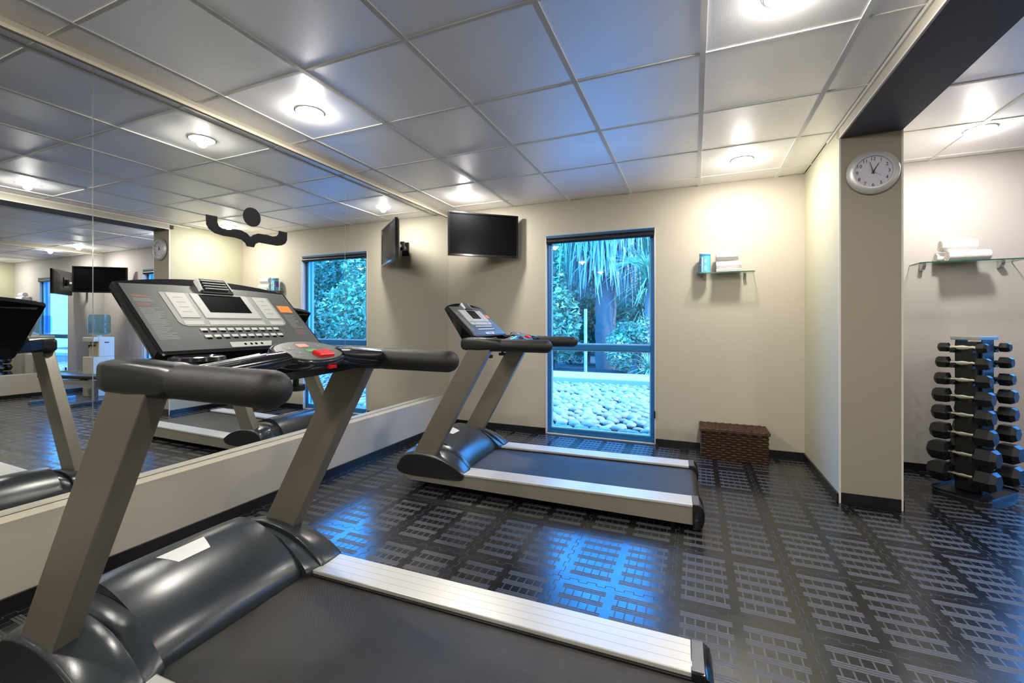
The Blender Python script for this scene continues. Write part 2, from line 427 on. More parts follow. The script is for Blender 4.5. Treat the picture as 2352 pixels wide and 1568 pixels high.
# windows
def window(idx, W, yw, blind_label):
    x0, x1, z0, z1 = W
    e = bpy.data.objects.new('window_%d' % idx, None); C.objects.link(e); e.location = ((x0 + x1) / 2, yw, z0); e['kind'] = 'structure'
    w = (x1 - x0) / 2; h = z1 - z0; f = 0.045; zr = 0.905 - z0; y = 0.035
    m = MB(); g = 0.004
    m.span((-w + g, y, g), (-w + f, y + 0.07, h - g), bev=0.004); m.span((w - f, y, g), (w - g, y + 0.07, h - g), bev=0.004)
    m.span((-w + f, y, g), (w - f, y + 0.07, 0.055), bev=0.004); m.span((-w + f, y, h - 0.055), (w - f, y + 0.07, h - g), bev=0.004)
    m.build('frame', M_FRAME, e)
    MB().span((-w + f, y - 0.006, zr - 0.034), (w - f, y + 0.06, zr + 0.028), bev=0.006).build('rail', M_FRAME, e)
    for nm, a, b in (('sash', zr + 0.028, h - 0.055), ('sash', 0.055, zr - 0.034)):
        m = MB(); k = 0.010
        m.span((-w + f, y + 0.004, a), (-w + f + k, y + 0.03, b)); m.span((w - f - k, y + 0.004, a), (w - f, y + 0.03, b))
        m.span((-w + f + k, y + 0.004, a), (w - f - k, y + 0.03, a + k)); m.span((-w + f + k, y + 0.004, b - k), (w - f - k, y + 0.03, b))
        sh = m.build(nm, M_FRAME_LT, e)
        p = MB(); p.quad((-w + f + k, y + 0.017, a + k), (w - f - k, y + 0.017, a + k), (w - f - k, y + 0.017, b - k), (-w + f + k, y + 0.017, b - k))
        p.build('pane', M_PANE, sh)
    # thin white lining of the opening
    m = MB(); q = 0.006
    m.span((-w - 0.004, -0.004, 0), (-w + q, 0.034, h)); m.span((w - q, -0.004, 0), (w + 0.004, 0.034, h))
    m.build('lining', M_WHITE_TRIM, e)
    r = thing('roller_blind', blind_label, 'blind', ((x0 + x1) / 2, yw, z1 - 0.004))
    MB().span((-w + 0.008, -0.028, -0.028), (w - 0.008, 0.03, 0), bev=0.004).build('cassette', M_BLIND, r)
    MB().span((-w + 0.004, -0.030, -0.004), (w - 0.004, 0.03, 0.004)).span((-w + 0.008, -0.0305, -0.015), (w - 0.008, -0.027, -0.012)).build('cassette_highlights', M_FRAME, r)  # blue daylight highlights on the black housing, put in as coloured strips
    MB().cyl((-w + 0.012, -0.005, -0.052), (w - 0.012, -0.005, -0.052), 0.027, n=24).build('roller_tube', M_BLIND, r, smooth=40)
    c = MB(); cx = w - 0.004
    for dx in (-0.006, 0.006): c.tube([(cx + dx * 0.3, -0.030 + dx, -0.06), (cx + dx * 0.3, -0.030 + dx, -1.80)], 0.0012, 6)
    c.build('bead_chain', M_SILVER, r)
    MB().span((cx - 0.008, -0.042, -1.79), (cx + 0.008, -0.020, -1.72), bev=0.003).build('chain_tensioner', M_BLIND, r)
    return e
window(1, W1, YB, 'black roller blind rolled up above the tall window of the main room')
window(2, W2, YA, 'black roller blind rolled up above the bay window, seen in the mirror')

# mirrors
def mirror_panel(x, y0, y1, side, label, turn=0.0):
    r = thing('wall_mirror', label, 'mirror', (x, (y0 + y1) / 2, LEDGE + 0.002), 0, 'large frameless mirror panels')
    w = (y1 - y0) / 2 - 0.0008; h = 2.346 - LEDGE - 0.002
    a, b = (-0.006, 0.0) if side < 0 else (0.0, 0.006)
    MB().span((a, -w, 0), (b, w, h)).build('mirror_sheet', M_MIRROR, r)
    e = MB(); q = 0.0009; f = 0.0006 * (-side)
    for s in (-1, 1): e.span((f if f < 0 else 0.0001, s * w - q * (s > 0), 0), (f if f > 0 else -0.0001, s * w + q * (s < 0), h))
    e.span((0, -w, 0), (0.0025 * (-side), w, 0.0035))
    e.build('mirror_edge', M_MIRROR_EDGE, r)
    if turn:   # hinged at the far edge
        r.rotation_euler = (0, 0, -turn); r.location.x = x - w * sin(turn)
    return r
mirror_panel(XM, 2.724, YB, -1, 'mirror panel on the left wall nearest the back corner, reflecting the window')
mirror_panel(XM, 1.126, 2.724, -1, 'middle mirror panel of the left wall, carrying the black moustache-shaped decal')
mirror_panel(XM, -0.47, 1.126, -1, 'mirror panel at the left edge of the photo, beside the near treadmill')
mirror_panel(XM, -2.07, -0.47, -1, 'mirror panel on the left wall behind the camera')
mirror_panel(XR, 2.75, YA, 1, 'mirror panel of the right bay beside the water dispenser, seen only by reflection')
mirror_panel(XR, 1.15, 2.75, 1, 'mirror panel of the right bay, second from the back, opposite the column')
# small screws in the seams
for (y, z) in ((1.126, 2.02), (2.724, 2.03), (2.724, 1.86)):
    s = MB().cyl((XM, y, z), (XM + 0.004, y, z), 0.005, n=14).build('mirror_clip', M_CHROME)
    tag(s, {(1.126): 'small chrome clip on the left mirror seam', 2.724: 'small chrome clip on the seam above the treadmill console' if z > 2 else 'lower small chrome clip on the seam nearest the window reflection'}[y], 'clip', 'mirror clips')

# decal on the mirror
def decal():
    f = 1002.25; s_, c_ = sin(0.3975), cos(0.3975)
    o = [(98,157),(178,172),(178,212),(188,238),(212,256),(255,262),(300,260),(345,268),(385,290),(408,316),
         (425,300),(460,290),(520,299),(560,310),(588,308),(602,293),(605,271),(662,284),(661,335),(650,358),(625,372),(590,375),(520,362),(465,352),(443,362),(432,386),
         (382,378),(372,355),(345,332),(300,318),(220,306),(160,287),(120,258),(102,225)]
    def to(p):
        u = 440 + p[0] / 3.0154; v = 440 + p[1] / 3.0154
        a = (u - 1176) / f; b = -(v - 743.6) / f
        r = Vector((a * c_ - s_, a * s_ + c_, b)); k = XM / r.x
        return (r.y * k, r.z * k + CAM_H)
    root = thing('mirror_decal', 'black moustache and dot decal stuck on the middle mirror panel', 'decal', (0, 0, 0))
    MB().prism([to(p) for p in o], 'x', XM + 0.0004, XM + 0.0016).build('brace_shape', M_LOGO, root)
    MB().cyl((XM + 0.0004, 1.923, 1.82), (XM + 0.0016, 1.923, 1.82), 0.060, n=48).build('dot', M_LOGO, root)
    root_loc = Vector((XM, 1.923, 1.70)); root.location = root_loc
    for ch in root.children: ch.location = -root_loc
decal()

# ---------------------------------------------------------------- ceiling lights
def downlight(x, y, label):
    r = thing('ceiling_downlight', label, 'ceiling light', (x, y, H), 0, 'round recessed ceiling downlights')
    m = MB(); n = 32; rings = []
    for rad, z in ((0.072, -0.003), (0.076, -0.0045), (0.080, -0.002), (0.080, 0.002)):
        rings.append([(rad * cos(2 * pi * k / n), rad * sin(2 * pi * k / n), z) for k in range(n)])
    m.loft(rings, True, False).build('trim_ring', M_WHITE, r, smooth=50)
    MB().cyl((0, 0, -0.0005), (0, 0, -0.005), 0.073, n=32).build('lens', M_LIGHT, r)
    ld = bpy.data.lights.new('lamp', 'AREA'); ld.shape = 'DISK'; ld.size = 0.13; ld.energy = LAMP_W; ld.color = LAMP_COL
    lo = bpy.data.objects.new('lamp', ld); C.objects.link(lo); lo.parent = r; lo.location = (0, 0, -0.010)
    ld = bpy.data.lights.new('lamp', 'POINT'); ld.shadow_soft_size = 0.03; ld.energy = GLOW_W; ld.color = LAMP_COL  # added point lamp below the lens, spreads light over the ceiling
    lo = bpy.data.objects.new('lamp', ld); C.objects.link(lo); lo.parent = r; lo.location = (0, 0, -0.026)
    return r
LP = [(-2.11, 3.80, 'downlight in the ceiling nearest the back left corner, above the television'),
      (-2.11, 1.925, 'large looking downlight over the near treadmill, beside the mirror'),
      (0.33, 3.77, 'downlight in the ceiling above the glass shelf and wicker basket'),
      (0.32, 1.93, 'downlight cut by the top edge of the photo, right of centre'),
      (1.70, 3.775, 'downlight in the bay ceiling above the dumbbell rack'),
      (4.05, 3.82, 'bay downlight near the far mirror, seen in the left mirror'),
      (-2.11, 0.06, 'downlight left of the camera, outside the photo'),
      (0.32, 0.06, 'downlight above the camera, outside the photo'),
      (1.75, 1.0, 'bay downlight right of the camera, outside the photo'),
      (4.05, 1.2, 'bay downlight far right of the camera, outside the photo'),
      (-2.11, -1.8, 'downlight in the rear left corner, behind the camera'),
      (0.32, -1.8, 'downlight behind the camera')]
for x, y, lb in LP: downlight(x, y, lb)

# ---------------------------------------------------------------- treadmill (local x forward to the mirror, y to the camera side)
def make_treadmill(label):
    r = thing('treadmill', label, 'treadmill', (0, 0, 0), 0, 'treadmills facing the mirror')
    # frame and rails
    m = MB()
    m.prism([(0.0, 0.078), (1.76, 0.098), (1.80, 0.125), (1.80, 0.15), (0.0, 0.15)], 'y', -0.262, 0.262)
    m.build('chassis', M_BLACKPL, r)
    for s in (1, -1):
        a, b = sorted((s * 0.300, s * 0.402))
        MB().prism([(0.0, 0.073), (1.755, 0.097), (1.80, 0.124), (1.80, 0.166), (0.0, 0.166)], 'y', a, b, bev=0.003).build('side_panel', M_SIDE, r)
        a, b = sorted((s * 0.270, s * 0.406))
        MB().span((0.0, a, 0.168), (1.50, b, 0.182), bev=0.003).build('side_rail', M_ALU, r)
        a, b = sorted((s * 0.266, s * 0.410))
        pr = [(0.004, 0.184), (-0.030, 0.182), (-0.048, 0.168), (-0.056, 0.14), (-0.055, 0.10), (-0.045, 0.068), (-0.02, 0.052), (0.004, 0.050)]
        cap = MB().prism(pr, 'y', a, b, bev=0.004).build('end_cap', M_GLOSSBLK, r, smooth=40)
        a, b = sorted((s * 0.274, s * 0.404))
        MB().span((-0.030, a, 0.1815), (0.002, b, 0.1855), bev=0.001).build('cap_inlay', M_CAPIN, cap)
        # foot and wheel
        MB().cyl((0.10, s * 0.33, 0.0439), (0.10, s * 0.33, 0.08), 0.028, n=18).build('foot', M_BLACKPL, r)
        MB().cyl((1.70, s * 0.30, 0.0669), (1.70, s * 0.345, 0.0669), 0.023, n=20).build('wheel', M_BLACKPL, r, smooth=40)
        MB().span((1.675, s * 0.29 - 0.006, 0.06), (1.725, s * 0.29 + 0.006, 0.10)).build('wheel_bracket', M_BLACKPL, r)
    # belt with wrapped rear roller
    pr = [(1.45, 0.163)] + [(0.0 - 0.046 * sin(t), 0.117 + 0.046 * cos(t)) for t in [pi * k / 10 for k in range(11)]] + [(0.3, 0.071), (0.3, 0.09)]
    pr += [(0.0 - 0.036 * sin(t) + 0.0, 0.117 + 0.036 * cos(t)) for t in [pi * k / 10 for k in range(10, -1, -1)]] + [(1.45, 0.153)]
    MB().prism(pr, 'y', -0.262, 0.262).build('running_belt', M_BELT, r, smooth=40)
    m = MB()
    for s in (1, -1): m.span((0.0, s * 0.262, 0.145), (1.46, s * 0.270, 0.168))
    m.build('belt_edge', M_GLOSSBLK, r)
    # motor cover: a loft across the width
    prof = [(1.398, 0.160), (1.400, 0.190), (1.43, 0.232), (1.48, 0.272), (1.55, 0.311), (1.63, 0.340), (1.70, 0.350), (1.765, 0.335), (1.83, 0.290), (1.88, 0.225), (1.895, 0.17), (1.875, 0.13)]
    def cr(pts, n=4):
        out = []
        P_ = [pts[0]] + list(pts) + [pts[-1]]
        for i in range(1, len(P_) - 2):
            p0, p1, p2, p3 = P_[i - 1:i + 3]
            for k in range(n):
                t = k / n
                out.append(tuple(0.5 * (2 * p1[j] + (p2[j] - p0[j]) * t + (2 * p0[j] - 5 * p1[j] + 4 * p2[j] - p3[j]) * t * t + (-p0[j] + 3 * p1[j] - 3 * p2[j] + p3[j]) * t ** 3) for j in (0, 1)))
        out.append(tuple(pts[-1])); return out
    P = cr(prof, 3); rings = []
    for k in range(13):
        w = -0.245 + 0.49 * k / 12
        drop = 0.006 * (abs(w) / 0.245) ** 4
        rings.append([(f_ + 0.004 * (abs(w) / .245) ** 6, w, z_ - drop * (z_ > 0.2)) for f_, z_ in P])
    hood = MB().loft(rings, True, True).build('motor_cover', M_HOOD, r, smooth=50)
    # white notice on the cover, lying on the curved top
    def zt(f_):
        for (a, b) in zip(P, P[1:]):
            if a[0] <= f_ <= b[0] and b[0] > a[0]: return a[1] + (b[1] - a[1]) * (f_ - a[0]) / (b[0] - a[0])
        return 0.34
    st = MB(); N = 6
    for k in range(N):
        t0, t1 = k / N, (k + 1) / N
        def row(t):
            f_ = 1.612 + (1.682 - 1.612) * t
            wl = 0.066 + (0.096 - 0.066) * t; wr = -0.040 + (-0.062 + 0.040) * t
            if t > 0.75: wr += 0.0
            return (f_, wl, zt(f_) + 0.0012), (f_, wr, zt(f_) + 0.0012)
        a, b = row(t0); c, d = row(t1); st.quad(a, b, d, c)
    st.build('notice', M_WHITE, hood)
    cap = [(1.350, 0.172), (1.360, 0.186), (1.42, 0.224), (1.505, 0.260), (1.60, 0.281), (1.69, 0.286), (1.76, 0.278), (1.81, 0.258), (1.845, 0.205), (1.858, 0.168), (1.83, 0.142), (1.753, 0.132), (1.60, 0.130), (1.40, 0.134), (1.36, 0.150)]
    top_n = 8
    for s in (1, -1):
        rings = []
        strip = []
        for w, up, dx in ((0.2465, 0.030, 0.024), (0.262, 0.026, 0.018), (0.280, 0.017, 0.012), (0.300, 0.005, 0.006)):
            strip.append([(f_ + dx * (f_ < 1.5), s * w, z_ + up * max(0.0, min(1.0, (z_ - 0.16) / 0.08))) for f_, z_ in cr(cap + [cap[0]], 2)[:-1]])
        MB().loft(strip, True, True).build('cover_strip', M_HOOD, r, smooth=60)
        for w, up, dx in ((0.302, 0.019, 0.004), (0.306, 0.021, 0.002), (0.335, 0.017, 0), (0.375, 0.009, 0), (0.408, 0.0, 0), (0.415, -0.010, 0.008)):
            q = cr(cap + [cap[0]], 2)[:-1]
            ring = []
            for f_, z_ in q:
                kk = max(0.0, min(1.0, (z_ - 0.16) / 0.08))
                zc = 0.2; fc = 1.6
                if up < 0: ring.append((fc + (f_ - fc) * 0.965, s * w, zc + (z_ - zc) * 0.90))
                else: ring.append((f_ + dx * (f_ < 1.5) * 1.0, s * w, z_ + up * kk))
            rings.append(ring)
        c_ = MB().loft(rings, True, True).build('side_cover', M_HOOD, r, smooth=60)
        e = MB(); q = cr(cap + [cap[0]], 2)[:-1]
        e.prism([(1.6 + (f_ - 1.6) * 0.955, 0.2 + (z_ - 0.2) * 0.88) for f_, z_ in q], 'y', s * 0.412, s * 0.4175)
        e.build('cover_plate', M_BLACKPL, c_)
        # upright
        a, b = sorted((s * 0.350, s * 0.404))
        MB().prism([(1.607, 0.20), (1.774, 0.20), (1.322, 0.985), (1.168, 0.985)], 'y', a, b, bev=0.003).build('upright', M_CHAMP, r)
        # grip and handrail
        hr = MB(); path = []; rad = []
        for t in [k / 8 for k in range(9)]:
            ang = pi / 2 * t; path.append((0.780 + 0.040 * (1 - sin(ang)) * 0 + 0.042 * (1 - sin(ang)), s * 0.366, 1.004)); rad.append((0.042 * max(0.05, cos(pi / 2 - ang)), 0.0405 * max(0.05, cos(pi / 2 - ang))))
        pth = []; rr = []
        for k in range(9):
            th = pi / 2 * k / 8
            pth.append((0.780 + 0.045 * (1 - cos(th)), s * 0.366, 1.004 + 0.0)); rr.append((0.042 * max(0.03, sin(th)), 0.0405 * max(0.03, sin(th))))
        pth.append((1.103, s * 0.366, 1.006)); rr.append((0.042, 0.0405))
        g_ = hr.tube(pth, rr, 28).build('hand_grip', M_FOAM, r, smooth=50)
        hb = MB(); rings = []
        for f_, hw, zlo, zhi in ((1.104, 0.040, 0.9665, 1.045), (1.13, 0.041, 0.966, 1.047), (1.25, 0.042, 0.966, 1.052), (1.33, 0.042, 0.968, 1.053), (1.365, 0.038, 0.974, 1.048), (1.380, 0.028, 0.986, 1.036)):
            ring = []; n = 32; hh = (zhi - zlo) / 2; zc = (zhi + zlo) / 2
            for k in range(n):
                t = 2 * pi * k / n; ex = 1.0 if f_ < 1.11 else (0.6 if f_ < 1.2 else 0.42)
                cx = abs(cos(t)) ** ex * (1 if cos(t) > 0 else -1); sx = abs(sin(t)) ** ex * (1 if sin(t) > 0 else -1)
                ring.append((f_, s * 0.366 + hw * cx, zc + hh * sx))
            rings.append(ring)
        hb.loft(rings).build('handrail', M_BLACKPL, r, smooth=50)
    # bridge between the handrails under the console
    rings = []
    for k in range(17):
        w = -0.335 + 0.67 * k / 16; q = 1 - (abs(w) / 0.335) ** 2
        f0 = 1.165 + 0.05 * q; zt_ = 1.046 - 0.018 * q; zb = 0.972 - 0.02 * q
        rings.append([(f0, w, zb + 0.03), (f0 + 0.012, w, zt_ - 0.006), (f0 + 0.03, w, zt_), (1.36, w, zt_ + 0.006), (1.385, w, zt_ - 0.01), (1.385, w, zb + 0.015), (1.36, w, zb), (f0 + 0.03, w, zb)])
    br = MB().loft(rings).build('console_bridge', M_GLOSSBLK, r, smooth=40)
    for s in (1, -1):
        n = 36; rg = []
        for rad, z in ((0.052, 1.048), (0.058, 1.056), (0.066, 1.054), (0.069, 1.044)):
            rg.append([(1.27 + rad * 1.0 * cos(2 * pi * k / n), s * 0.225 + rad * sin(2 * pi * k / n), z - 0.004) for k in range(n)])
        MB().loft(rg, True, False).build('cup_ring', M_GLOSSBLK, br, smooth=50)
        MB().cyl((1.27, s * 0.225, 1.012), (1.27, s * 0.225, 1.044), 0.052, n=28).build('cup_well', M_SCREEN, br)
        MB().cyl((1.30, s * 0.13, 0.905), (1.30, s * 0.13, 0.925), 0.030, n=20).build('knob', M_BLACKPL, br)
        MB().cyl((1.30, s * 0.13, 0.925), (1.30, s * 0.13, 0.975), 0.010, n=12).build('knob_stem', M_BLACKPL, br)
    # console, built flat in (a: across = +w is image left, b: up the slope) then placed
    B0 = Vector((1.330, 0, 1.060)); T0 = Vector((1.540, 0, 1.262)); U = (T0 - B0).normalized(); L_ = (T0 - B0).length
    Yv = Vector((0, 1, 0)); Nn = U.cross(Yv)     # pick the normal facing the runner
    if Nn.x > 0: Nn = -Nn
    def K(a, b, n=0.0): return B0 + Yv * a + U * b + Nn * n
    con = thing_part = None
    hw = 0.285
    # housing
    out = [(-hw + 0.01, -0.006), (hw - 0.01, -0.006), (hw, 0.01), (hw + 0.002, L_)]
    N = 14
    for k in range(1, N): 
        a = hw - 2 * hw * k / N; out.append((a, L_ + 0.040 * (1 - (a / hw) ** 2)))
    out += [(-hw - 0.002, L_), (-hw, 0.01)]
    def backpt(a, b):
        t = max(0, min(1, b / L_))
        sc = 0.72 + 0.27 * t; dep = -0.030 - 0.055 * (1 - t)
        q = K(a * sc, b, dep)
        if b < 0.05: q = q + Vector((0.02, 0, -0.055))
        return q
    hs = MB().loft([[K(a * 0.985, b, 0.0) for a, b in out], [K(a, b, -0.004) for a, b in out], [K(a, b, -0.022) for a, b in out], [backpt(a, b) for a, b in out]])
    con = hs.build('console', M_GLOSSBLK, r, smooth=30)
    def plate(name, pts, n0, n1, m_, par):
        return MB().loft([[K(a, b, n0) for a, b in pts], [K(a, b, n1) for a, b in pts]]).build(name, m_, par)
    rect = lambda a0, a1, b0, b1: [(a0, b0), (a1, b0), (a1, b1), (a0, b1)]
    # grey overlay; straight upper border with soft shoulders
    plate('control_panel', [(-0.274, 0.006), (0.274, 0.006), (0.275, 0.284), (0.13, 0.292), (0.07, 0.293), (-0.07, 0.293), (-0.13, 0.292), (-0.275, 0.284)], 0.0, 0.0015, M_PANEL, con)
    plate('display_surround', [(-0.165, 0.103), (0.165, 0.103), (0.178, 0.110), (0.185, 0.122), (0.185, 0.255), (-0.188, 0.255), (-0.188, 0.122), (-0.180, 0.110)], 0.0016, 0.0024, M_PANEL_MID, con)
    plate('display_bezel', rect(-0.098, 0.096, 0.139, 0.2545), 0.0024, 0.0044, M_PANEL_LT, con)
    plate('display_screen', rect(-0.075, 0.071, 0.165, 0.250), 0.0044, 0.0049, M_SCREEN, con)
    for a0, a1 in ((0.113, 0.168), (-0.178, -0.120)):
        plate('display_card', rect(a0, a1, 0.141, 0.2535), 0.0024, 0.0038, M_PANEL_LT, con)
        for k in range(4):
            b = 0.165 + 0.022 * k; am = (a0 + a1) / 2
            plate('card_print', rect(am - 0.014, am + 0.014, b, b + 0.0016), 0.0038, 0.0040, M_PRINTR, con)
    for a0, a1 in ((0.113, 0.170), (-0.098, 0.096), (-0.176, -0.120)):
        plate('lower_card', rect(a0, a1, 0.109, 0.127), 0.0024, 0.0032, M_PANEL_LT, con)
    # two rows of keys
    for rw, b in ((0, 0.077), (1, 0.048)):
        for k in range(10):
            a = 0.1275 - 0.0282 * k - 0.003 * rw * 0
            ky = plate('key', rect(a - 0.0100, a + 0.0100, b + 0.006, b + 0.0165), 0.0016, 0.0036, M_WHITEKEY, con)
            plate('key_mark', rect(a - 0.0075, a + 0.0060, b - 0.0005, b + 0.0052), 0.0016, 0.0024, M_SCREEN, ky)
    for q in (rect(-0.1475, -0.1465, 0.048, 0.094), rect(0.1465, 0.1475, 0.048, 0.094)):
        plate('key_outline', q, 0.0015, 0.0018, M_PRINTW, con)
    pl = plate('connector_plate', [(-0.060, 0.008), (0.078, 0.008), (0.076, 0.030), (-0.074, 0.030)], 0.0016, 0.0030, M_PANEL_LT, con)
    for a in (-0.030, -0.009, 0.008, 0.029):
        q = [(a + 0.0045 * cos(t * pi / 6), 0.019 + 0.0045 * sin(t * pi / 6)) for t in range(12)]
        plate('socket', q, 0.0030, 0.0036, M_SCREEN, pl)
    # printed notes at both sides
    rn = random.Random(3)
    def lines(name, a0, wmax, b0, b1, n, m_, th=0.0020):
        pm = MB()
        for k in range(n):
            b = b1 - (b1 - b0) * k / n; w = wmax * rn.uniform(0.5, 1.0)
            q = rect(a0 - w, a0, b - th, b)
            pm.loft([[K(a, b_, 0.0015) for a, b_ in q], [K(a, b_, 0.0018) for a, b_ in q]])
        pm.build(name, m_, con)
    lines('warning_print', 0.264, 0.066, 0.226, 0.236, 2, M_PRINTR, 0.003)
    lines('notice_print', 0.264, 0.064, 0.206, 0.222, 3, M_PRINTW)
    lines('warning_print', 0.264, 0.068, 0.188, 0.200, 2, M_PRINTR, 0.003)
    lines('notice_print', 0.264, 0.060, 0.048, 0.182, 24, M_PRINTW)
    lines('notice_print', -0.204, 0.052, 0.090, 0.162, 10, M_PRINTW)
    lines('warning_print', -0.204, 0.050, 0.056, 0.082, 4, M_PRINTR)
    plate('sticker', rect(-0.257, -0.202, 0.176, 0.213), 0.0016, 0.0024, M_ORANGE, con)
    # fan vent on the top edge
    sb = MB().loft([[K(a, b, n) for a, b, n in ((-0.052, 0.2565, 0.0), (0.052, 0.2565, 0.0), (0.046, 0.320, 0.0), (-0.046, 0.320, 0.0))],
                    [K(a, b, n) for a, b, n in ((-0.052, 0.2565, 0.010), (0.052, 0.2565, 0.010), (0.046, 0.320, 0.016), (-0.046, 0.320, 0.016))]]).build('fan_vent', M_BLACKPL, con)
    for s_ in (-1, 1):
        MB().loft([[K(s_ * a, b, 0.0) for a, b in ((0.052, 0.268), (0.058, 0.268), (0.052, 0.321), (0.046, 0.321))],
                   [K(s_ * a, b, n) for a, b, n in ((0.050, 0.268, 0.0125), (0.055, 0.268, 0.0125), (0.049, 0.321, 0.0175), (0.044, 0.321, 0.0175))]]).build('vent_side', M_WHITEKEY, sb)
    sl = MB()
    for k in range(4):
        b = 0.272 + 0.012 * k; n = 0.0105 + (b - 0.2565) * 0.095
        sl.loft([[K(-0.040, b, n), K(0.040, b, n), K(0.040, b + 0.003, n), K(-0.040, b + 0.003, n)], [K(-0.040, b, n + 0.003), K(0.040, b, n + 0.003), K(0.040, b + 0.003, n + 0.003), K(-0.040, b + 0.003, n + 0.003)]])
    sl.build('vent_slats', M_PANEL_MID, sb)
    # rear band seen in the mirror
    MB().loft([[K(a, b, n) for a, b, n in ((-0.25, 0.235, -0.034), (0.25, 0.235, -0.034), (0.25, 0.285, -0.031), (-0.25, 0.285, -0.031))],
               [K(a, b, n) for a, b, n in ((-0.25, 0.235, -0.040), (0.25, 0.235, -0.040), (0.25, 0.285, -0.036), (-0.25, 0.285, -0.036))]]).build('rear_band', M_PANEL_MID, con)
    # heart rate bars and stop pod
    for s in (1, -1):
        path = [(1.100, s * 0.345, 1.012), (1.098, s * 0.25, 1.020), (1.100, s * 0.16, 1.030), (1.100, s * 0.10, 1.040)]
        b_ = MB().tube(path, [(0.024, 0.026), (0.026, 0.028), (0.030, 0.028), (0.045, 0.022)], 18).build('sensor_bar', M_GLOSSBLK, r, smooth=50)
        for df in (-0.011, 0.011):
            MB().tube([(1.100 + df, s * 0.325, 1.036), (1.098 + df, s * 0.25, 1.044), (1.099 + df, s * 0.165, 1.054)], [(0.0085, 0.005)] * 3, 10).build('sensor_plate', M_CHROME, b_, smooth=50)
    PC = Vector((1.100, 0, 1.055)); tl_ = radians(22)
    PU = Vector((cos(tl_), 0, sin(tl_))); PN = Vector((-sin(tl_), 0, cos(tl_)))
    def Q(a, b, n): return PC + Yv * a + PU * b + PN * n
    n = 40
    def ell(ra, rb, h, db=0.0): return [Q(ra * cos(2 * pi * k / n), rb * (1 + 0.10 * cos(2 * pi * k / n) * 0) * sin(2 * pi * k / n) + db, h) for k in range(n)]
    pod = MB().loft([ell(0.095, 0.045, -0.050, 0.02), ell(0.122, 0.066, -0.034, 0.006), ell(0.132, 0.077, -0.012), ell(0.130, 0.076, 0.0), ell(0.124, 0.070, 0.003)]).build('control_pod', M_GLOSSBLK, r, smooth=60)
    MB().loft([ell(0.120, 0.067, 0.003), ell(0.118, 0.065, 0.005)]).build('pod_overlay', M_PANEL, pod)
    def pp(name, a0, a1, b0, b1, h0, h1, m_, bev=0.0):
        q = [(a0, b0), (a1, b0), (a1, b1), (a0, b1)]
        i = bev
        rg = [[Q(a, b, h0) for a, b in q], [Q(a, b, h1 - i) for a, b in q]]
        if i: rg.append([Q(a + (i if a == a0 else -i), b + (i if b == b0 else -i), h1) for a, b in q])
        return MB().loft(rg).build(name, m_, pod)
    pp('stop_button', -0.046, 0.012, -0.056, -0.022, 0.005, 0.016, M_RED, 0.003)
    pp('start_key', -0.022, 0.018, -0.014, 0.004, 0.005, 0.0062, M_GREENB)
    pp('program_key', -0.018, 0.022, 0.022, 0.044, 0.005, 0.0062, M_SALMON)
    for a, b in ((0.062, 0.018), (0.052, -0.016), (-0.056, 0.026), (-0.066, -0.006)):
        k_ = pp('arrow_key', a - 0.016, a + 0.016, b - 0.011, b + 0.011, 0.005, 0.0056, M_PRINTW)
        pp('arrow_face', a - 0.0145, a + 0.0145, b - 0.0095, b + 0.0095, 0.0056, 0.0060, M_PANEL).parent = k_
        tri = [(a - 0.003, b - 0.002), (a + 0.003, b - 0.002), (a, b + 0.004)]
        MB().loft([[Q(x, y, 0.006) for x, y in tri], [Q(x, y, 0.0064) for x, y in tri]]).build('arrow_mark', M_WHITEKEY, k_)
    # red safety key below the pod
    MB().loft([[Q(a, -0.076 + 0.0, h) for a, h in ((-0.040, -0.022), (-0.008, -0.022), (-0.010, -0.014), (-0.038, -0.014))],
               [Q(a, -0.084, h) for a, h in ((-0.040, -0.022), (-0.008, -0.022), (-0.010, -0.014), (-0.038, -0.014))]]).build('safety_key', M_RED, pod)
    return r
tm = make_treadmill('large near treadmill at the lower left, its belt running out of the photo')
TS = 1.04; TZ = CAM_H * (1 - TS)
tm.scale = (TS, TS, TS); tm.location = (0.0, 1.027 * TS, TZ); tm.rotation_euler = (0, 0, pi + radians(1.3))
tm2 = copy_tree(tm)
tm2['label'] = 'far treadmill standing in front of the window, blue light on its belt'
tm2.location = (-0.025 * TS, 2.905 * TS, TZ); tm2.rotation_euler = (0, 0, pi + radians(2.3))

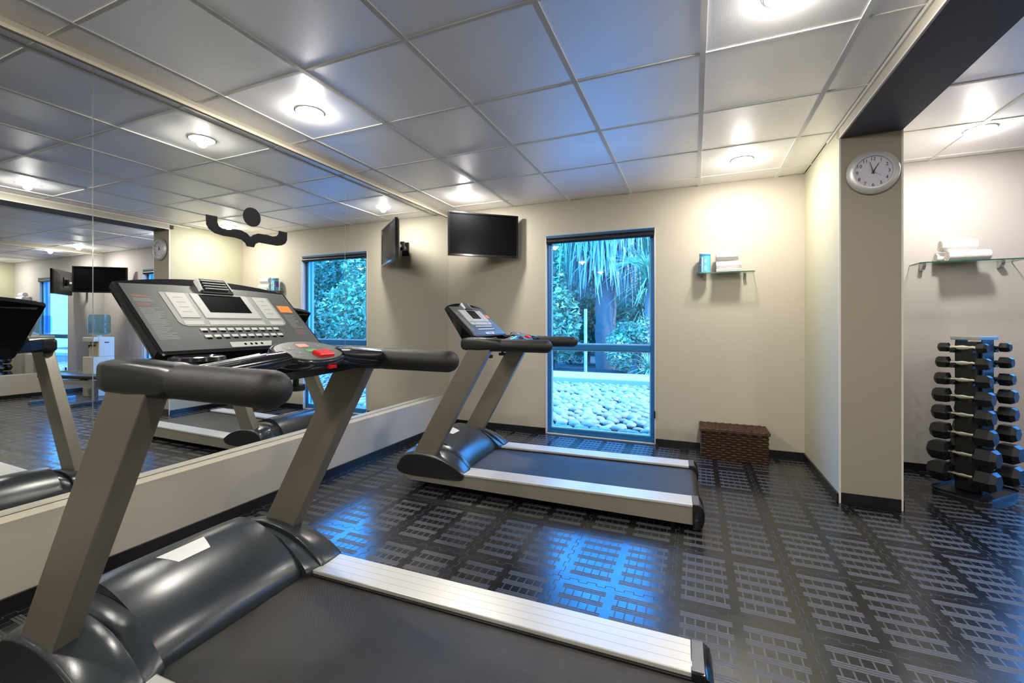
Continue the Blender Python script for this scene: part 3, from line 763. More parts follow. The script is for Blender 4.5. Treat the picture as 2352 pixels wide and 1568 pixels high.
# ---------------------------------------------------------------- televisions
def make_tv(label, pl, pr, z0, z1, wall_pt):
    """pl, pr: world xy of the left and right ends seen from the front"""
    pl = Vector((*pl, 0)); pr = Vector((*pr, 0)); c = (pl + pr) / 2; ax = (pr - pl); w = ax.length / 2
    rz = math.atan2(ax.y, ax.x)
    r = thing('wall_television', label, 'television', (c.x, c.y, z0), rz, 'flat televisions on wall arms')
    h = z1 - z0
    # local x across, -y toward the viewer
    m = MB(); f = 0.017
    m.span((-w, -0.014, 0), (-w + f, 0.018, h), bev=0.003); m.span((w - f, -0.014, 0), (w, 0.018, h), bev=0.003)
    m.span((-w + f, -0.014, 0), (w - f, 0.018, f + 0.006), bev=0.003); m.span((-w + f, -0.014, h - f), (w - f, 0.018, h), bev=0.003)
    m.build('bezel', M_GLOSSBLK, r)
    MB().span((-w + f, -0.009, f), (w - f, 0.010, h - f)).build('screen', M_SCREEN, r)
    rg = []
    for y, k in ((0.012, 1.0), (0.032, 0.97), (0.052, 0.80), (0.066, 0.62)):
        rg.append([(-w * k, y, h / 2 - h / 2 * k * 0.98), (w * k, y, h / 2 - h / 2 * k * 0.98), (w * k, y, h / 2 + h / 2 * k * 0.95), (-w * k, y, h / 2 + h / 2 * k * 0.95)])
    MB().loft(rg).build('back_cover', M_BLACKPL, r)
    MB().span((-0.10, 0.062, h / 2 - 0.09), (0.10, 0.074, h / 2 + 0.09), bev=0.004).build('mount_plate', M_GLOSSBLK, r)
    # arm to the wall point
    inv = Matrix.Rotation(-rz, 3, 'Z')
    wp = inv @ (Vector(wall_pt) - Vector((c.x, c.y, z0)))
    mid = Vector((wp.x * 0.2, wp.y * 0.55 + 0.03, h / 2 - 0.01))
    a = MB(); a.tube([(0, 0.074, h / 2 - 0.01), mid, wp], (0.016, 0.024), 8); a.build('wall_arm', M_SILVER, r)
    jn = MB(); jn.cyl(mid + Vector((0, 0, -0.05)), mid + Vector((0, 0, 0.05)), 0.026, n=18)
    jn.cyl((0, 0.09, h / 2 - 0.06), (0, 0.09, h / 2 + 0.05), 0.022, n=18)
    jn.build('arm_joint', M_BLACKPL, r, smooth=40)
    inw = Matrix.Rotation(-rz, 3, 'Z')
    MB().box(wp + inw @ Vector((0, -0.012, 0)), (0.09, 0.022, 0.16), inw, bev=0.004).build('wall_plate', M_BLACKPL, r)
    return r
make_tv('black television on a wall arm in the back left corner above the far treadmill', (-2.29, 3.788), (-1.722, 4.262), 1.828, 2.272, (-2.02, YB, 2.03))
make_tv('black television in the bay corner, seen in the left mirror', (3.592, 4.262), (4.16, 3.788), 1.655, 2.085, (3.95, YA, 1.85))

# ---------------------------------------------------------------- clock
def make_clock():
    r = thing('wall_clock', 'round silver-rimmed wall clock on the front of the column', 'clock', (1.013, YC, 2.079))
    n = 64
    def ring(rad, y): return [(rad * cos(2 * pi * k / n), y, rad * sin(2 * pi * k / n)) for k in range(n)]
    MB().loft([ring(0.130, 0), ring(0.1365, -0.008), ring(0.1365, -0.016), ring(0.131, -0.024), ring(0.104, -0.033), ring(0.098, -0.033), ring(0.0955, -0.024), ring(0.0955, -0.016)], True, False).build('rim', M_SILVER_RIM, r, smooth=40)
    MB().loft([ring(0.131, -0.002), ring(0.096, -0.018)], True, True).build('dial', M_DIAL, r)
    it = []
    for k in range(1, 13):
        a = pi / 2 - 2 * pi * k / 12; rr = 0.080
        it.append((str(k), Matrix.Translation((rr * cos(a), -0.0188, rr * sin(a))) @ Matrix.Rotation(pi / 2, 4, 'X'), 0.029))
    for q in it: text_mesh('numeral', [q], M_INK, r)
    def hand(name, ang, ln, w, tail, y):
        a = pi / 2 - ang; d = Vector((cos(a), 0, sin(a))); p = Vector((-sin(a), 0, cos(a)))
        q = [d * -tail + p * w * 0.8, d * -tail - p * w * 0.8, d * ln - p * w * 0.35, d * ln + p * w * 0.35]
        MB().loft([[v + Vector((0, y, 0)) for v in q], [v + Vector((0, y - 0.0008, 0)) for v in q]]).build(name, M_INK, r)
    hand('hour_hand', 2 * pi * 12.95 / 12, 0.058, 0.0042, 0.012, -0.0215)
    hand('minute_hand', 2 * pi * 57.2 / 60, 0.066, 0.0034, 0.014, -0.0235)
    hand('second_hand', 2 * pi * 21 / 60, 0.050, 0.0010, 0.016, -0.0255)
    MB().cyl((0, -0.020, 0), (0, -0.027, 0), 0.006, n=20).build('hub', M_INK, r)
    return r
M_SILVER_RIM = mat('silver painted clock rim', (0.62, 0.61, 0.60), 0.35, 0.35)
M_DIAL = mat('pale lilac clock dial', (0.62, 0.61, 0.72), 0.5)
M_INK = mat('black ink', (0.02, 0.02, 0.025), 0.5)
make_clock()

# ---------------------------------------------------------------- glass shelves, towels, canister
def make_shelf(label, x0, x1, yw, dep, z):
    r = thing('glass_shelf', label, 'shelf', ((x0 + x1) / 2, yw, z), 0, 'small glass wall shelves')
    w = (x1 - x0) / 2
    pts = [(-w, -0.003), (-w, -dep + 0.03), (-w + 0.009, -dep + 0.009), (-w + 0.03, -dep), (w - 0.03, -dep), (w - 0.009, -dep + 0.009), (w, -dep + 0.03), (w, -0.003)]
    MB().prism(pts, 'z', -0.008, 0.0).build('glass_plate', M_SHELFGLASS, r)
    rg1 = pts; ins = [(a * (1 - 0.002 / w), b + (0.0015 if b < -0.05 else 0)) for a, b in pts]
    e = MB(); n = len(pts)
    for i in range(n - 1):
        a, b = pts[i], pts[i + 1]; c, d = ins[i + 1], ins[i]
        e.loft([[(a[0] * 1.001, a[1] - 0.0004, -0.0082), (b[0] * 1.001, b[1] - 0.0004, -0.0082), (c[0], c[1], -0.0082), (d[0], d[1], -0.0082)],
                [(a[0] * 1.001, a[1] - 0.0004, 0.0002), (b[0] * 1.001, b[1] - 0.0004, 0.0002), (c[0], c[1], 0.0002), (d[0], d[1], 0.0002)]])
    e.build('polished_edge', M_GLASSEDGE, r)
    for s in (-1, 1):
        b = MB(); x = s * (w - 0.07)
        pr = [(-0.0, 0.004), (-0.060, 0.004), (-0.060, -0.010), (-0.052, -0.026), (-0.035, -0.042), (-0.012, -0.050), (0.0, -0.050)]
        b.prism(pr, 'x', x - 0.011, x + 0.011, bev=0.002)
        b.build('clamp_bracket', M_SILVER, r)
    return r
SZ = 1.590
make_shelf('glass wall shelf right of the window, carrying a blue canister and towels', 0.008, 0.468, YB, 0.145, SZ)
SZ2 = 1.598
make_shelf('glass wall shelf above the dumbbell rack, carrying rolled towels', 1.545, 2.13, YA, 0.20, SZ2)

def towel_roll(label, cx, cy, z, length, rad, axis='x', turn=0.0, squash=1.0, seed=1, sweep=0.0):
    """a real spiral of cloth"""
    rn = random.Random(seed); turns = 3.2; N = 90; th = rad / (turns + 1.2) * 0.92
    prof = []
    outer = []; inner = []
    for k in range(N + 1):
        t = k / N; a = -pi / 2 - turn + 2 * pi * turns * (1 - t)
        rr = th * 0.5 + (rad - th * 0.5) * (1 - t) * (1.0) 
        outer.append((cos(a) * rr, sin(a) * rr)); inner.append((cos(a) * max(0.001, rr - th * 0.93), sin(a) * max(0.001, rr - th * 0.93)))
    ring2 = outer + inner[::-1]
    m = MB(); rings = []
    for i in range(9):
        s = -0.5 + i / 8; k = 1.0 - 0.05 * (abs(s) > 0.45) + rn.uniform(-0.015, 0.015)
        rings.append([(s * length * (1 + sweep * q[1]), q[0] * k, q[1] * k * squash) for q in ring2])
    m.loft(rings, True, True)
    o = m.build('rolled_towel', M_TOWEL, smooth=60)
    o.location = (cx, cy, z + rad * squash); o.rotation_euler = (0, 0, radians(rn.uniform(-3, 3)))
    return tag(o, label, 'towel', 'rolled white towels')
def towel_fold(label, cx, cy, z, w, d, h, seed, rz=0):
    rn = random.Random(seed); m = MB(); n = 3; prof = []
    # folded layers seen as rounded bulges at the front
    for k in range(n):
        z0 = h * k / n; z1 = h * (k + 1) / n
        for t in range(6):
            a = -pi / 2 + pi * t / 5; prof.append((-d / 2 - cos(a) * (h / n) * 0.42 + rn.uniform(-.001, .001), (z0 + z1) / 2 + sin(a) * (z1 - z0) / 2 * 0.98))
    prof += [(d / 2, h), (d / 2, 0)]
    rings = []
    for i in range(9):
        s = -0.5 + i / 8; k = 1 - 0.10 * (abs(s) * 2) ** 6
        rings.append([(s * w, y, zz * k + (1 - k) * h * 0.1) for y, zz in prof])
    m.loft(rings)
    o = m.build('folded_towel', M_TOWEL, smooth=50); o.location = (cx, cy, z); o.rotation_euler = (0, 0, rz)
    return tag(o, label, 'towel', 'folded white towels on the left shelf')
towel_fold('flat folded white towel lying on the glass under two rolled ones', 0.265, YB - 0.078, SZ, 0.190, 0.118, 0.030, 1)
towel_roll('plump white towel in the middle of the stack beside the blue canister', 0.268, YB - 0.082, SZ + 0.0305, 0.195, 0.043, seed=4, squash=0.85)
towel_roll('white towel topping the stack beside the blue canister', 0.255, YB - 0.080, SZ + 0.030 + 0.0725, 0.175, 0.050, seed=5, squash=0.95)
towel_roll('rolled white towel at the bottom front of the stack above the dumbbell rack', 1.835, YA - 0.125, SZ2, 0.235, 0.045, seed=6)
towel_roll('rolled white towel at the bottom back of the stack, against the bay wall', 1.800, YA - 0.048, SZ2, 0.235, 0.042, seed=7)
towel_roll('rolled white towel lying on top of the two rolls above the dumbbell rack', 1.795, YA - 0.085, SZ2 + 0.078, 0.200, 0.050, seed=8)

def make_canister():
    r = thing('wipes_canister', 'light blue wipes canister on the glass shelf right of the window', 'canister', (0.080, YB - 0.085, SZ))
    rad = 0.046
    MB().cyl((0, 0, 0), (0, 0, 0.162), rad, n=36).build('canister_body', M_CANB, r, smooth=40)
    MB().cyl((0, 0, 0.148), (0, 0, 0.163), rad * 1.012, n=36).build('label_band', M_CANBAND, r, smooth=40)
    MB().loft([[(k * cos(2 * pi * i / 36), k * sin(2 * pi * i / 36), z) for i in range(36)] for k, z in ((rad, 0.163), (rad * 1.03, 0.166), (rad * 1.03, 0.174), (rad * 0.9, 0.180))]).build('lid', M_WHITE, r, smooth=40)
    # curved label patches
    def patch(name, a0, a1, z0, z1, m_):
        q = MB(); n = 10; k = rad * 1.008
        q.loft([[(k * cos(a0 + (a1 - a0) * i / n), k * sin(a0 + (a1 - a0) * i / n), z) for i in range(n + 1)] for z in (z0, z1)], False, False)
        return q.build(name, m_, r)
    patch('white_stripe', radians(-125), radians(-112), 0.008, 0.135, M_WHITE)
    for k in range(5): patch('red_print', radians(-160), radians(-133), 0.080 + 0.011 * k, 0.087 + 0.011 * k, M_CANRED)
    for k in range(4): patch('dark_print', radians(-155), radians(-133), 0.012 + 0.014 * k, 0.020 + 0.014 * k, M_CANDK)
    patch('pale_print', radians(-100), radians(-72), 0.02, 0.06, M_CANPALE)
    patch('pale_print', radians(-98), radians(-74), 0.09, 0.12, M_CANPALE)
    patch('violet_print', radians(140), radians(205), 0.05, 0.13, M_CANVIO)
M_CANB = mat('sky blue plastic', (0.12, 0.52, 0.72), 0.3); M_CANBAND = mat('mid blue band', (0.03, 0.26, 0.50), 0.3)
M_CANRED = mat('dark red lettering', (0.22, 0.03, 0.04), 0.5); M_CANDK = mat('dark blue lettering', (0.03, 0.08, 0.20), 0.5)
M_CANPALE = mat('pale blue lettering', (0.35, 0.72, 0.85), 0.4); M_CANVIO = mat('violet print', (0.12, 0.06, 0.40), 0.4)
make_canister()

# ---------------------------------------------------------------- wicker basket
def make_basket():
    x0, x1, y0, y1, h = 0.045, 0.548, 4.035, 4.300, 0.262
    r = thing('wicker_basket', 'dark brown wicker storage basket with a lid on the floor under the glass shelf', 'basket', ((x0 + x1) / 2, (y0 + y1) / 2, 0))
    w = (x1 - x0) / 2 - 0.006; d = (y1 - y0) / 2 - 0.006
    hb = h - 0.030
    MB().span((-w + 0.008, -d + 0.008, 0.004), (w - 0.008, d - 0.008, hb - 0.002)).build('lining', M_WICKERIN, r)
    m = MB()
    def strand(m, p0, p1, nrm, stakes, ph, rad, amp):
        p0 = Vector(p0); p1 = Vector(p1); n = stakes * 4; path = []
        for k in range(n + 1):
            t = k / n; path.append(p0.lerp(p1, t) + nrm * (amp * sin(pi * stakes * t + ph)))
        m.tube(path, rad, 5, True)
    rows = 12
    for i in range(rows):
        z = 0.010 + (hb - 0.018) * i / (rows - 1); ph = pi * (i % 2)
        strand(m, (-w, -d, z), (w, -d, z), Vector((0, -1, 0)), 13, ph, (0.0045, 0.0078), 0.0075)
        strand(m, (-w, d, z), (w, d, z), Vector((0, 1, 0)), 13, ph, (0.0045, 0.0078), 0.0075)
        strand(m, (-w, -d, z), (-w, d, z), Vector((-1, 0, 0)), 7, ph, (0.0045, 0.0078), 0.0075)
        strand(m, (w, -d, z), (w, d, z), Vector((1, 0, 0)), 7, ph, (0.0045, 0.0078), 0.0075)
    m.build('woven_body', M_WICKER, r, smooth=60)
    m = MB()
    for k in range(14):
        x = -w + 2 * w * k / 13
        for y in (-d, d): m.cyl((x, y, 0.0), (x, y, hb), 0.0036, n=6)
    for k in range(1, 7):
        y = -d + 2 * d * k / 7
        for x in (-w, w): m.cyl((x, y, 0.0), (x, y, hb), 0.0036, n=6)
    m.build('stakes', M_WICKER, r)
    # lid
    lw, ld = w + 0.012, d + 0.012
    lid = MB().span((-lw + 0.006, -ld + 0.006, hb + 0.004), (lw - 0.006, ld - 0.006, h - 0.008)).build('lid', M_WICKERIN, r)
    m = MB(); rows = 15
    for i in range(rows):
        y = -ld + 0.006 + (2 * ld - 0.012) * i / (rows - 1)
        strand(m, (-lw, y, h - 0.007), (lw, y, h - 0.007), Vector((0, 0, 1)), 18, pi * (i % 2), (0.0075, 0.0042), 0.0050)
    for z in (hb + 0.008, h - 0.010):
        strand(m, (-lw, -ld, z), (lw, -ld, z), Vector((0, -1, 0)), 18, 0, (0.005, 0.007), 0.003)
        strand(m, (-lw, ld, z), (lw, ld, z), Vector((0, 1, 0)), 18, 0, (0.005, 0.007), 0.003)
        strand(m, (-lw, -ld, z), (-lw, ld, z), Vector((-1, 0, 0)), 9, 0, (0.005, 0.007), 0.003)
        strand(m, (lw, -ld, z), (lw, ld, z), Vector((1, 0, 0)), 9, 0, (0.005, 0.007), 0.003)
    m.build('lid_weave', M_WICKER, lid, smooth=60)
make_basket()

# ---------------------------------------------------------------- dumbbell rack
RC = Vector((1.72, 3.885, 0)); AX = Vector((sqrt(.5), -sqrt(.5), 0)); NV = Vector((sqrt(.5), sqrt(.5), 0)); RZ = -pi / 4
LV = [0.984, 0.884, 0.773, 0.662, 0.545, 0.420, 0.288, 0.148]
HS = [0.064, 0.078, 0.086, 0.100, 0.104, 0.114, 0.132, 0.134]
def make_rack():
    # local x along the dumbbells, y from the front face to the back face
    r = thing('dumbbell_rack', 'black vertical dumbbell rack standing in the bay', 'rack', tuple(RC), RZ)
    pts = []
    for sx, sy in ((-1, -1), (1, -1), (1, 1), (-1, 1)):
        for k in range(5):
            a0 = {(-1, -1): pi, (1, -1): 1.5 * pi, (1, 1): 0, (-1, 1): 0.5 * pi}[(sx, sy)] + pi / 2 * k / 4
            pts.append((sx * 0.085 + 0.06 * cos(a0), sy * 0.165 + 0.06 * sin(a0)))
    MB().loft([[(x, y, z) for x, y in [(p[0] * k, p[1] * k) for p in pts]] for z, k in ((0, 1.0), (0.022, 1.0), (0.030, 0.97))]).build('base', M_RACK, r)
    rim = MB(); rim.loft([[(x * 1.0, y * 1.0, 0.030) for x, y in pts], [(x * 1.02, y * 1.02, 0.045) for x, y in pts]], True, False); rim.build('base_rim', M_RACK, r)
    MB().span((-0.052, -0.118, 0.046), (0.052, 0.118, 1.02), bev=0.004).build('post', M_RACK, r)
    for s in (-1, 1):
        a, b = sorted((s * 0.060, s * 0.068))
        MB().span((a, -0.072, 0.03), (b, 0.072, 1.035), bev=0.002).build('side_plate', M_RACK_DAYLIT if s > 0 else M_RACK, r)  # right plate is blue to stand for window light on black steel
    MB().span((-0.072, -0.125, 1.035), (0.072, 0.125, 1.058), bev=0.004).build('top_plate', M_SILVER, r)
    for sy in (-1, 1):
        for z, hsz in zip(LV, HS):
            for sx in (-1, 1):
                c = MB()
                a, b = sorted((sx * 0.036, sx * 0.056))
                y0, y1 = sorted((sy * 0.119, sy * 0.168))
                c.span((a, y0, z - 0.034), (b, y1, z - 0.0165), bev=0.002)
                y0, y1 = sorted((sy * 0.163, sy * 0.170))
                c.span((a, y0, z - 0.034), (b, y1, z - 0.004), bev=0.001)
                c.build('saddle', M_RACK, r)
make_rack()
def make_dumbbell(hs, ln):
    r = thing('hex_dumbbell', '', 'dumbbell', (0, 0, 0), RZ, 'hex dumbbells on the rack')
    cc = 0.150 / 2 + hs * 0.30
    n = 20; rings = []
    for x, k in [(-cc, 0.012), (-0.062, 0.012), (-0.050, 0.0150), (-0.034, 0.0120), (0, 0.0185), (0.034, 0.0120), (0.050, 0.0150), (0.062, 0.012), (cc, 0.012)]:
        rings.append([(x, k * cos(2 * pi * i / n), k * sin(2 * pi * i / n)) for i in range(n)])
    MB().loft(rings).build('handle', M_CHROME, r, smooth=40)
    for s in (-1, 1):
        hw_ = hs * 0.42; R0 = hs / 2
        hx = lambda k: [(k * cos(pi / 3 * i + pi / 6 * 0), k * sin(pi / 3 * i)) for i in range(6)]
        rg = [[(s * (cc + x), y, z) for y, z in hx(R0 * k * 1.06)] for x, k in ((-hw_, 0.62), (-hw_ * 0.72, 1.0), (hw_ * 0.55, 1.0), (hw_, 0.70))]
        MB().loft(rg).build('head', M_RUBBERHEX, r)
    return r
tiers = ['on the top tier', 'on the second tier from the top', 'on the third tier from the top', 'on the fourth tier from the top', 'on the fourth tier from the bottom', 'on the third tier from the bottom', 'on the second tier from the bottom', 'on the bottom tier']
for k in range(8):
    d0 = make_dumbbell(HS[k], 0)
    d0.location = RC - NV * 0.145 + Vector((0, 0, LV[k]))
    sz = 'small' if k < 2 else ('large' if k > 5 else 'medium')
    d0['label'] = sz + ' black hex dumbbell, front left side of rack, ' + tiers[k]
    d1 = copy_tree(d0); d1.location = RC + NV * 0.145 + Vector((0, 0, LV[k] ))
    d1['label'] = sz + ' black hex dumbbell, right side of rack, ' + tiers[k]

# ---------------------------------------------------------------- water dispenser, bottle, bench (seen in the mirror)
def make_dispenser():
    r = thing('water_dispenser', 'cream floor standing water dispenser in the bay, seen in the mirror', 'water dispenser', (3.575, 3.86, 0))
    MB().span((-0.145, -0.13, 0.0), (0.145, 0.15, 0.62), bev=0.01).build('cabinet', M_DISP, r)
    m = MB(); m.span((-0.145, -0.05, 0.62), (0.145, 0.15, 0.93), bev=0.01); m.span((-0.145, -0.13, 0.86), (0.145, -0.05, 0.93), bev=0.012); m.build('head', M_DISP, r)
    MB().span((-0.12, -0.052, 0.63), (0.12, -0.046, 0.86)).build('tap_recess', M_DISP_IN, r)
    for x in (-0.05, 0.05):
        MB().cyl((x, -0.05, 0.80), (x, -0.095, 0.80), 0.012, n=12).cyl((x, -0.09, 0.80), (x, -0.09, 0.77), 0.009, n=12).build('tap', M_BLACKPL, r)
    MB().span((-0.146, 0.02, 0.84), (-0.1455 - 0.001, 0.08, 0.855)).build('side_vent', M_BLACKPL, r)
    n = 36
    prof = [(0.03, 0.0), (0.03, 0.03), (0.115, 0.06), (0.135, 0.075), (0.135, 0.14), (0.130, 0.15), (0.135, 0.16), (0.135, 0.22), (0.130, 0.23), (0.135, 0.24), (0.135, 0.33), (0.12, 0.36), (0.05, 0.365)]
    b = thing('water_bottle', 'translucent blue water bottle upside down on the dispenser', 'bottle', (3.575, 3.88, 0.925))
    MB().loft([[(k * cos(2 * pi * i / n), k * sin(2 * pi * i / n), z) for i in range(n)] for k, z in prof]).build('bottle_shell', M_BOTTLE, b, smooth=40)
    MB().cyl((0, 0, -0.004), (0, 0, 0.035), 0.033, n=24).build('neck_collar', M_DISP, b)
make_dispenser()
def make_bench():
    a = Vector((3.55, 3.30, 0)); b = Vector((2.66, 3.45, 0)); d = (b - a); L = d.length
    r = thing('weight_bench', 'black padded weight bench with silver legs, seen in the mirror', 'bench', tuple((a + b) / 2), math.atan2(d.y, d.x))
    h = L / 2
    MB().span((-h, -0.030, 0.27), (h, 0.030, 0.33), bev=0.005).build('spine', M_SILVER, r)
    for x, w in ((-h + 0.04, 0.27), (h - 0.04, 0.30)):
        MB().span((x - 0.028, -w, 0.0), (x + 0.028, w, 0.045), bev=0.006).build('foot_bar', M_CHROME_B, r)
        MB().span((x - 0.025, -0.025, 0.045), (x + 0.025, 0.025, 0.27)).build('leg', M_SILVER, r)
    MB().span((-h - 0.06, -0.13, 0.36), (-h + 0.24, 0.13, 0.41), bev=0.018, seg=3).build('seat_pad', M_BLACKPL, r)
    MB().span((-h + 0.26, -0.13, 0.36), (h + 0.28, 0.13, 0.41), bev=0.018, seg=3).build('back_pad', M_BLACKPL, r)
    MB().span((-h + 0.05, -0.02, 0.33), (-h + 0.15, 0.02, 0.37)).span((h - 0.3, -0.02, 0.33), (h - 0.2, 0.02, 0.37)).build('pad_bracket', M_BLACKPL, r)
    m = MB(); m.tube([(-h + 0.06, 0, 0.24), (-h - 0.10, 0, 0.20), (-h - 0.16, 0, 0.22)], 0.012, 8); m.build('adjustment_lever', M_CHROME, r)
M_CHROME_B = mat('blue grey steel', (0.25, 0.36, 0.50), 0.25, 0.8)
make_bench()

# ---------------------------------------------------------------- outdoors
M_SOIL = mat('wet dark soil', (0.05, 0.06, 0.06), 0.9)
M_STONE = mat('pale river stone', (0.62, 0.62, 0.60), 0.6)
_t = NT(M_STONE)
_i = _t.n.new('ShaderNodeObjectInfo'); _r = _i.outputs['Random']
_t.base(_t.mix(_t.m('MULTIPLY', _t.noise(14, 4), 0.5), _t.mix(_r, (0.17, 0.17, 0.17, 1), (0.40, 0.38, 0.35, 1)), (0.20, 0.20, 0.20, 1)))
M_PATH = mat('white concrete', (0.38, 0.37, 0.35), 0.7)
M_BARK = mat('grey palm bark', (0.20, 0.19, 0.18), 0.9); _t = NT(M_BARK); _t.bump(_t.noise(30, 4, _t.scaled((1, 1, 6))), 0.8, 0.03)
def leafmat(name, a, b):
    m = mat(name, a, 0.5); t = NT(m); t.base(t.mix(t.noise(2.5, 3), (*a, 1), (*b, 1))); return m
M_LEAF = leafmat('leaf green', (0.10, 0.24, 0.12), (0.32, 0.48, 0.30))
M_LEAFD = leafmat('deep leaf green', (0.05, 0.14, 0.09), (0.16, 0.32, 0.20))
M_LEAFL = leafmat('light leaf green', (0.16, 0.32, 0.18), (0.36, 0.50, 0.32))
M_FROND = leafmat('dry palm frond', (0.28, 0.28, 0.27), (0.55, 0.52, 0.48))
GZ = -0.06
MB().span((-16, YB + 0.19, GZ - 0.2), (24, 30, GZ)).build('ground', M_SOIL, kind='structure')
MB().span((-16, 8.52, GZ), (24, 9.55, GZ + 0.135), bev=0.02).build('path', M_PATH, kind='structure')

def stone_bm(rn, bm, mx):
    r = bmesh.ops.create_icosphere(bm, subdivisions=2, radius=1.0)['verts']
    ph = [rn.uniform(0, 6.28) for _ in range(6)]
    for v in r:
        c = v.co; k = 1 + 0.10 * sin(2.1 * c.x + ph[0]) * cos(1.7 * c.y + ph[1]) + 0.07 * sin(3.1 * c.z + ph[2] + c.x * 2)
        v.co = c * k
    bmesh.ops.transform(bm, matrix=mx, verts=r)
protos = []
for k in range(6):
    bm = bmesh.new(); stone_bm(R, bm, Matrix.Diagonal((1.0, R.uniform(0.62, 0.85), R.uniform(0.42, 0.58), 1)))
    me = bpy.data.meshes.new('stone'); bm.to_mesh(me); bm.free(); me.materials.append(M_STONE)
    for p in me.polygons: p.use_smooth = True
    protos.append(me)
spots = []
sp = 0.150; y = YB + 0.30; row = 0
while y < 8.46:
    x = -3.2 + (row % 2) * sp / 2
    while x < 4.2:
        spots.append((x + R.uniform(-0.024, 0.024), y + R.uniform(-0.020, 0.020))); x += sp
    y += sp * 0.80; row += 1
inview = [p for p in spots if -0.325 * p[1] < p[0] < -0.075 * p[1]]
inview.sort(key=lambda p: p[1])
near = set(inview[:300]); bmS = bmesh.new()
for p in spots:
    s = R.uniform(0.064, 0.092); mx = Matrix.Translation((p[0], p[1], GZ + s * 0.36 + R.uniform(0, 0.02))) @ Matrix.Rotation(R.uniform(0, pi), 4, 'Z') @ Matrix.Rotation(R.uniform(-.25, .25), 4, 'X')
    if p in near:
        o = bpy.data.objects.new('river_stone', R.choice(protos)); C.objects.link(o)
        o.matrix_world = mx @ Matrix.Scale(s, 4)
        tag(o, 'pale rounded river stone in the bed just outside the window', 'stone', 'river stones outside the window')
    else:
        n0 = len(bmS.verts); r = bmesh.ops.create_icosphere(bmS, subdivisions=1, radius=s)['verts']
        bmesh.ops.transform(bmS, matrix=mx @ Matrix.Diagonal((1, 0.75, 0.5, 1)), verts=r)
me = bpy.data.meshes.new('river_stones'); bmS.to_mesh(me); bmS.free(); me.materials.append(M_STONE)
for p in me.polygons: p.use_smooth = True
o = bpy.data.objects.new('river_stones', me); C.objects.link(o); o['kind'] = 'stuff'
tag(o, 'more distant pale river stones covering the bed up to the path', 'stones')

def leaf_cloud(cs, n, ls, rn, aspect=0.45, droop=0.0):
    """cs: list of (center, radii); leaves as small bent quads in ellipsoid shells"""
    vs = []; fs = []
    for _ in range(n):
        c, rad = rn.choice(cs)
        d = Vector((rn.gauss(0, 1), rn.gauss(0, 1), rn.gauss(0, 1))).normalized()
        k = rn.uniform(0.55, 1.0) ** 0.5
        p = Vector(c) + Vector((d.x * rad[0], d.y * rad[1], d.z * rad[2])) * k
        t = Vector((rn.gauss(0, 1), rn.gauss(0, 1), rn.gauss(0, 0.6) - droop)).normalized(); u = t.cross(Vector((rn.gauss(0, 1), rn.gauss(0, 1), rn.gauss(0, 1)))).normalized()
        l = ls * rn.uniform(0.6, 1.3); w = l * aspect / 2; b = len(vs)
        vs += [p - t * l / 2, p + u * w, p + t * l / 2 + Vector((0, 0, -0.1 * l)), p - u * w]; fs.append((b, b + 1, b + 2, b + 3))
    return vs, fs
def leaf_obj(name, m_, parent, cs, n, ls, seed, **kw):
    vs, fs = leaf_cloud(cs, n, ls, random.Random(seed), **kw)
    me = bpy.data.meshes.new(name); me.from_pydata([tuple(v) for v in vs], [], fs); me.materials.append(m_)
    o = bpy.data.objects.new(name, me); C.objects.link(o); o.parent = parent; return o
def shrub(name, label, loc, w, d, h, n, ls, m_, seed):
    r = thing(name, label, 'shrub' if 'tree' not in name else 'tree', loc)
    rn = random.Random(seed); cs = []
    for k in range(9): cs.append(((rn.uniform(-w, w) * .6, rn.uniform(-d, d) * .5, h * rn.uniform(0.15, 0.85)), (w * .45, d * .5, h * .22)))
    leaf_obj('foliage', m_, r, cs, n, ls, seed)
    t = MB()
    for k in range(5):
        t.tube([(rn.uniform(-.1, .1), rn.uniform(-.1, .1), 0), (rn.uniform(-w, w) * .25, 0, h * .4), (rn.uniform(-w, w) * .5, rn.uniform(-d, d) * .3, h * .8)], [0.05, 0.035, 0.012], 6)
    t.build('stems', M_BARK, r)
    return r
shrub('leafy_shrub', 'light leafy shrub at the left of the view through the window', (-3.55, 11.2, GZ), 1.1, 0.9, 3.6, 5200, 0.16, M_LEAF, 11)
shrub('low_shrub', 'low speckled shrub behind the path, right of the palm trunk', (-1.35, 11.0, GZ), 0.8, 0.6, 1.5, 3000, 0.10, M_LEAFL, 12)
shrub('broadleaf_tree', 'cyan-green leafy tree seen through the window reflection in the mirror', (4.6, 12.0, GZ), 2.6, 1.5, 5.0, 9000, 0.20, M_LEAFL, 13)
shrub('dark_shrub', 'dark shrub low at the left of the palm trunk', (-2.95, 12.8, GZ), 1.0, 0.8, 2.2, 3500, 0.14, M_LEAFD, 14)
# hedge far behind
hd = thing('tall_hedge', 'tall dark hedge closing the garden behind the palm', 'hedge', (0, 16.5, GZ))
cs = [((x * 1.5 - 9, R.uniform(-.5, .5), z), (1.2, 0.9, 1.1)) for x in range(0, 16) for z in (0.8, 2.2, 3.7, 5.2)]
leaf_obj('foliage', M_LEAFD, hd, cs, 26000, 0.24, 15)
MB().span((-10, 1.0, 0), (15, 1.3, 5.6)).build('hedge_core', M_LEAFD, hd)

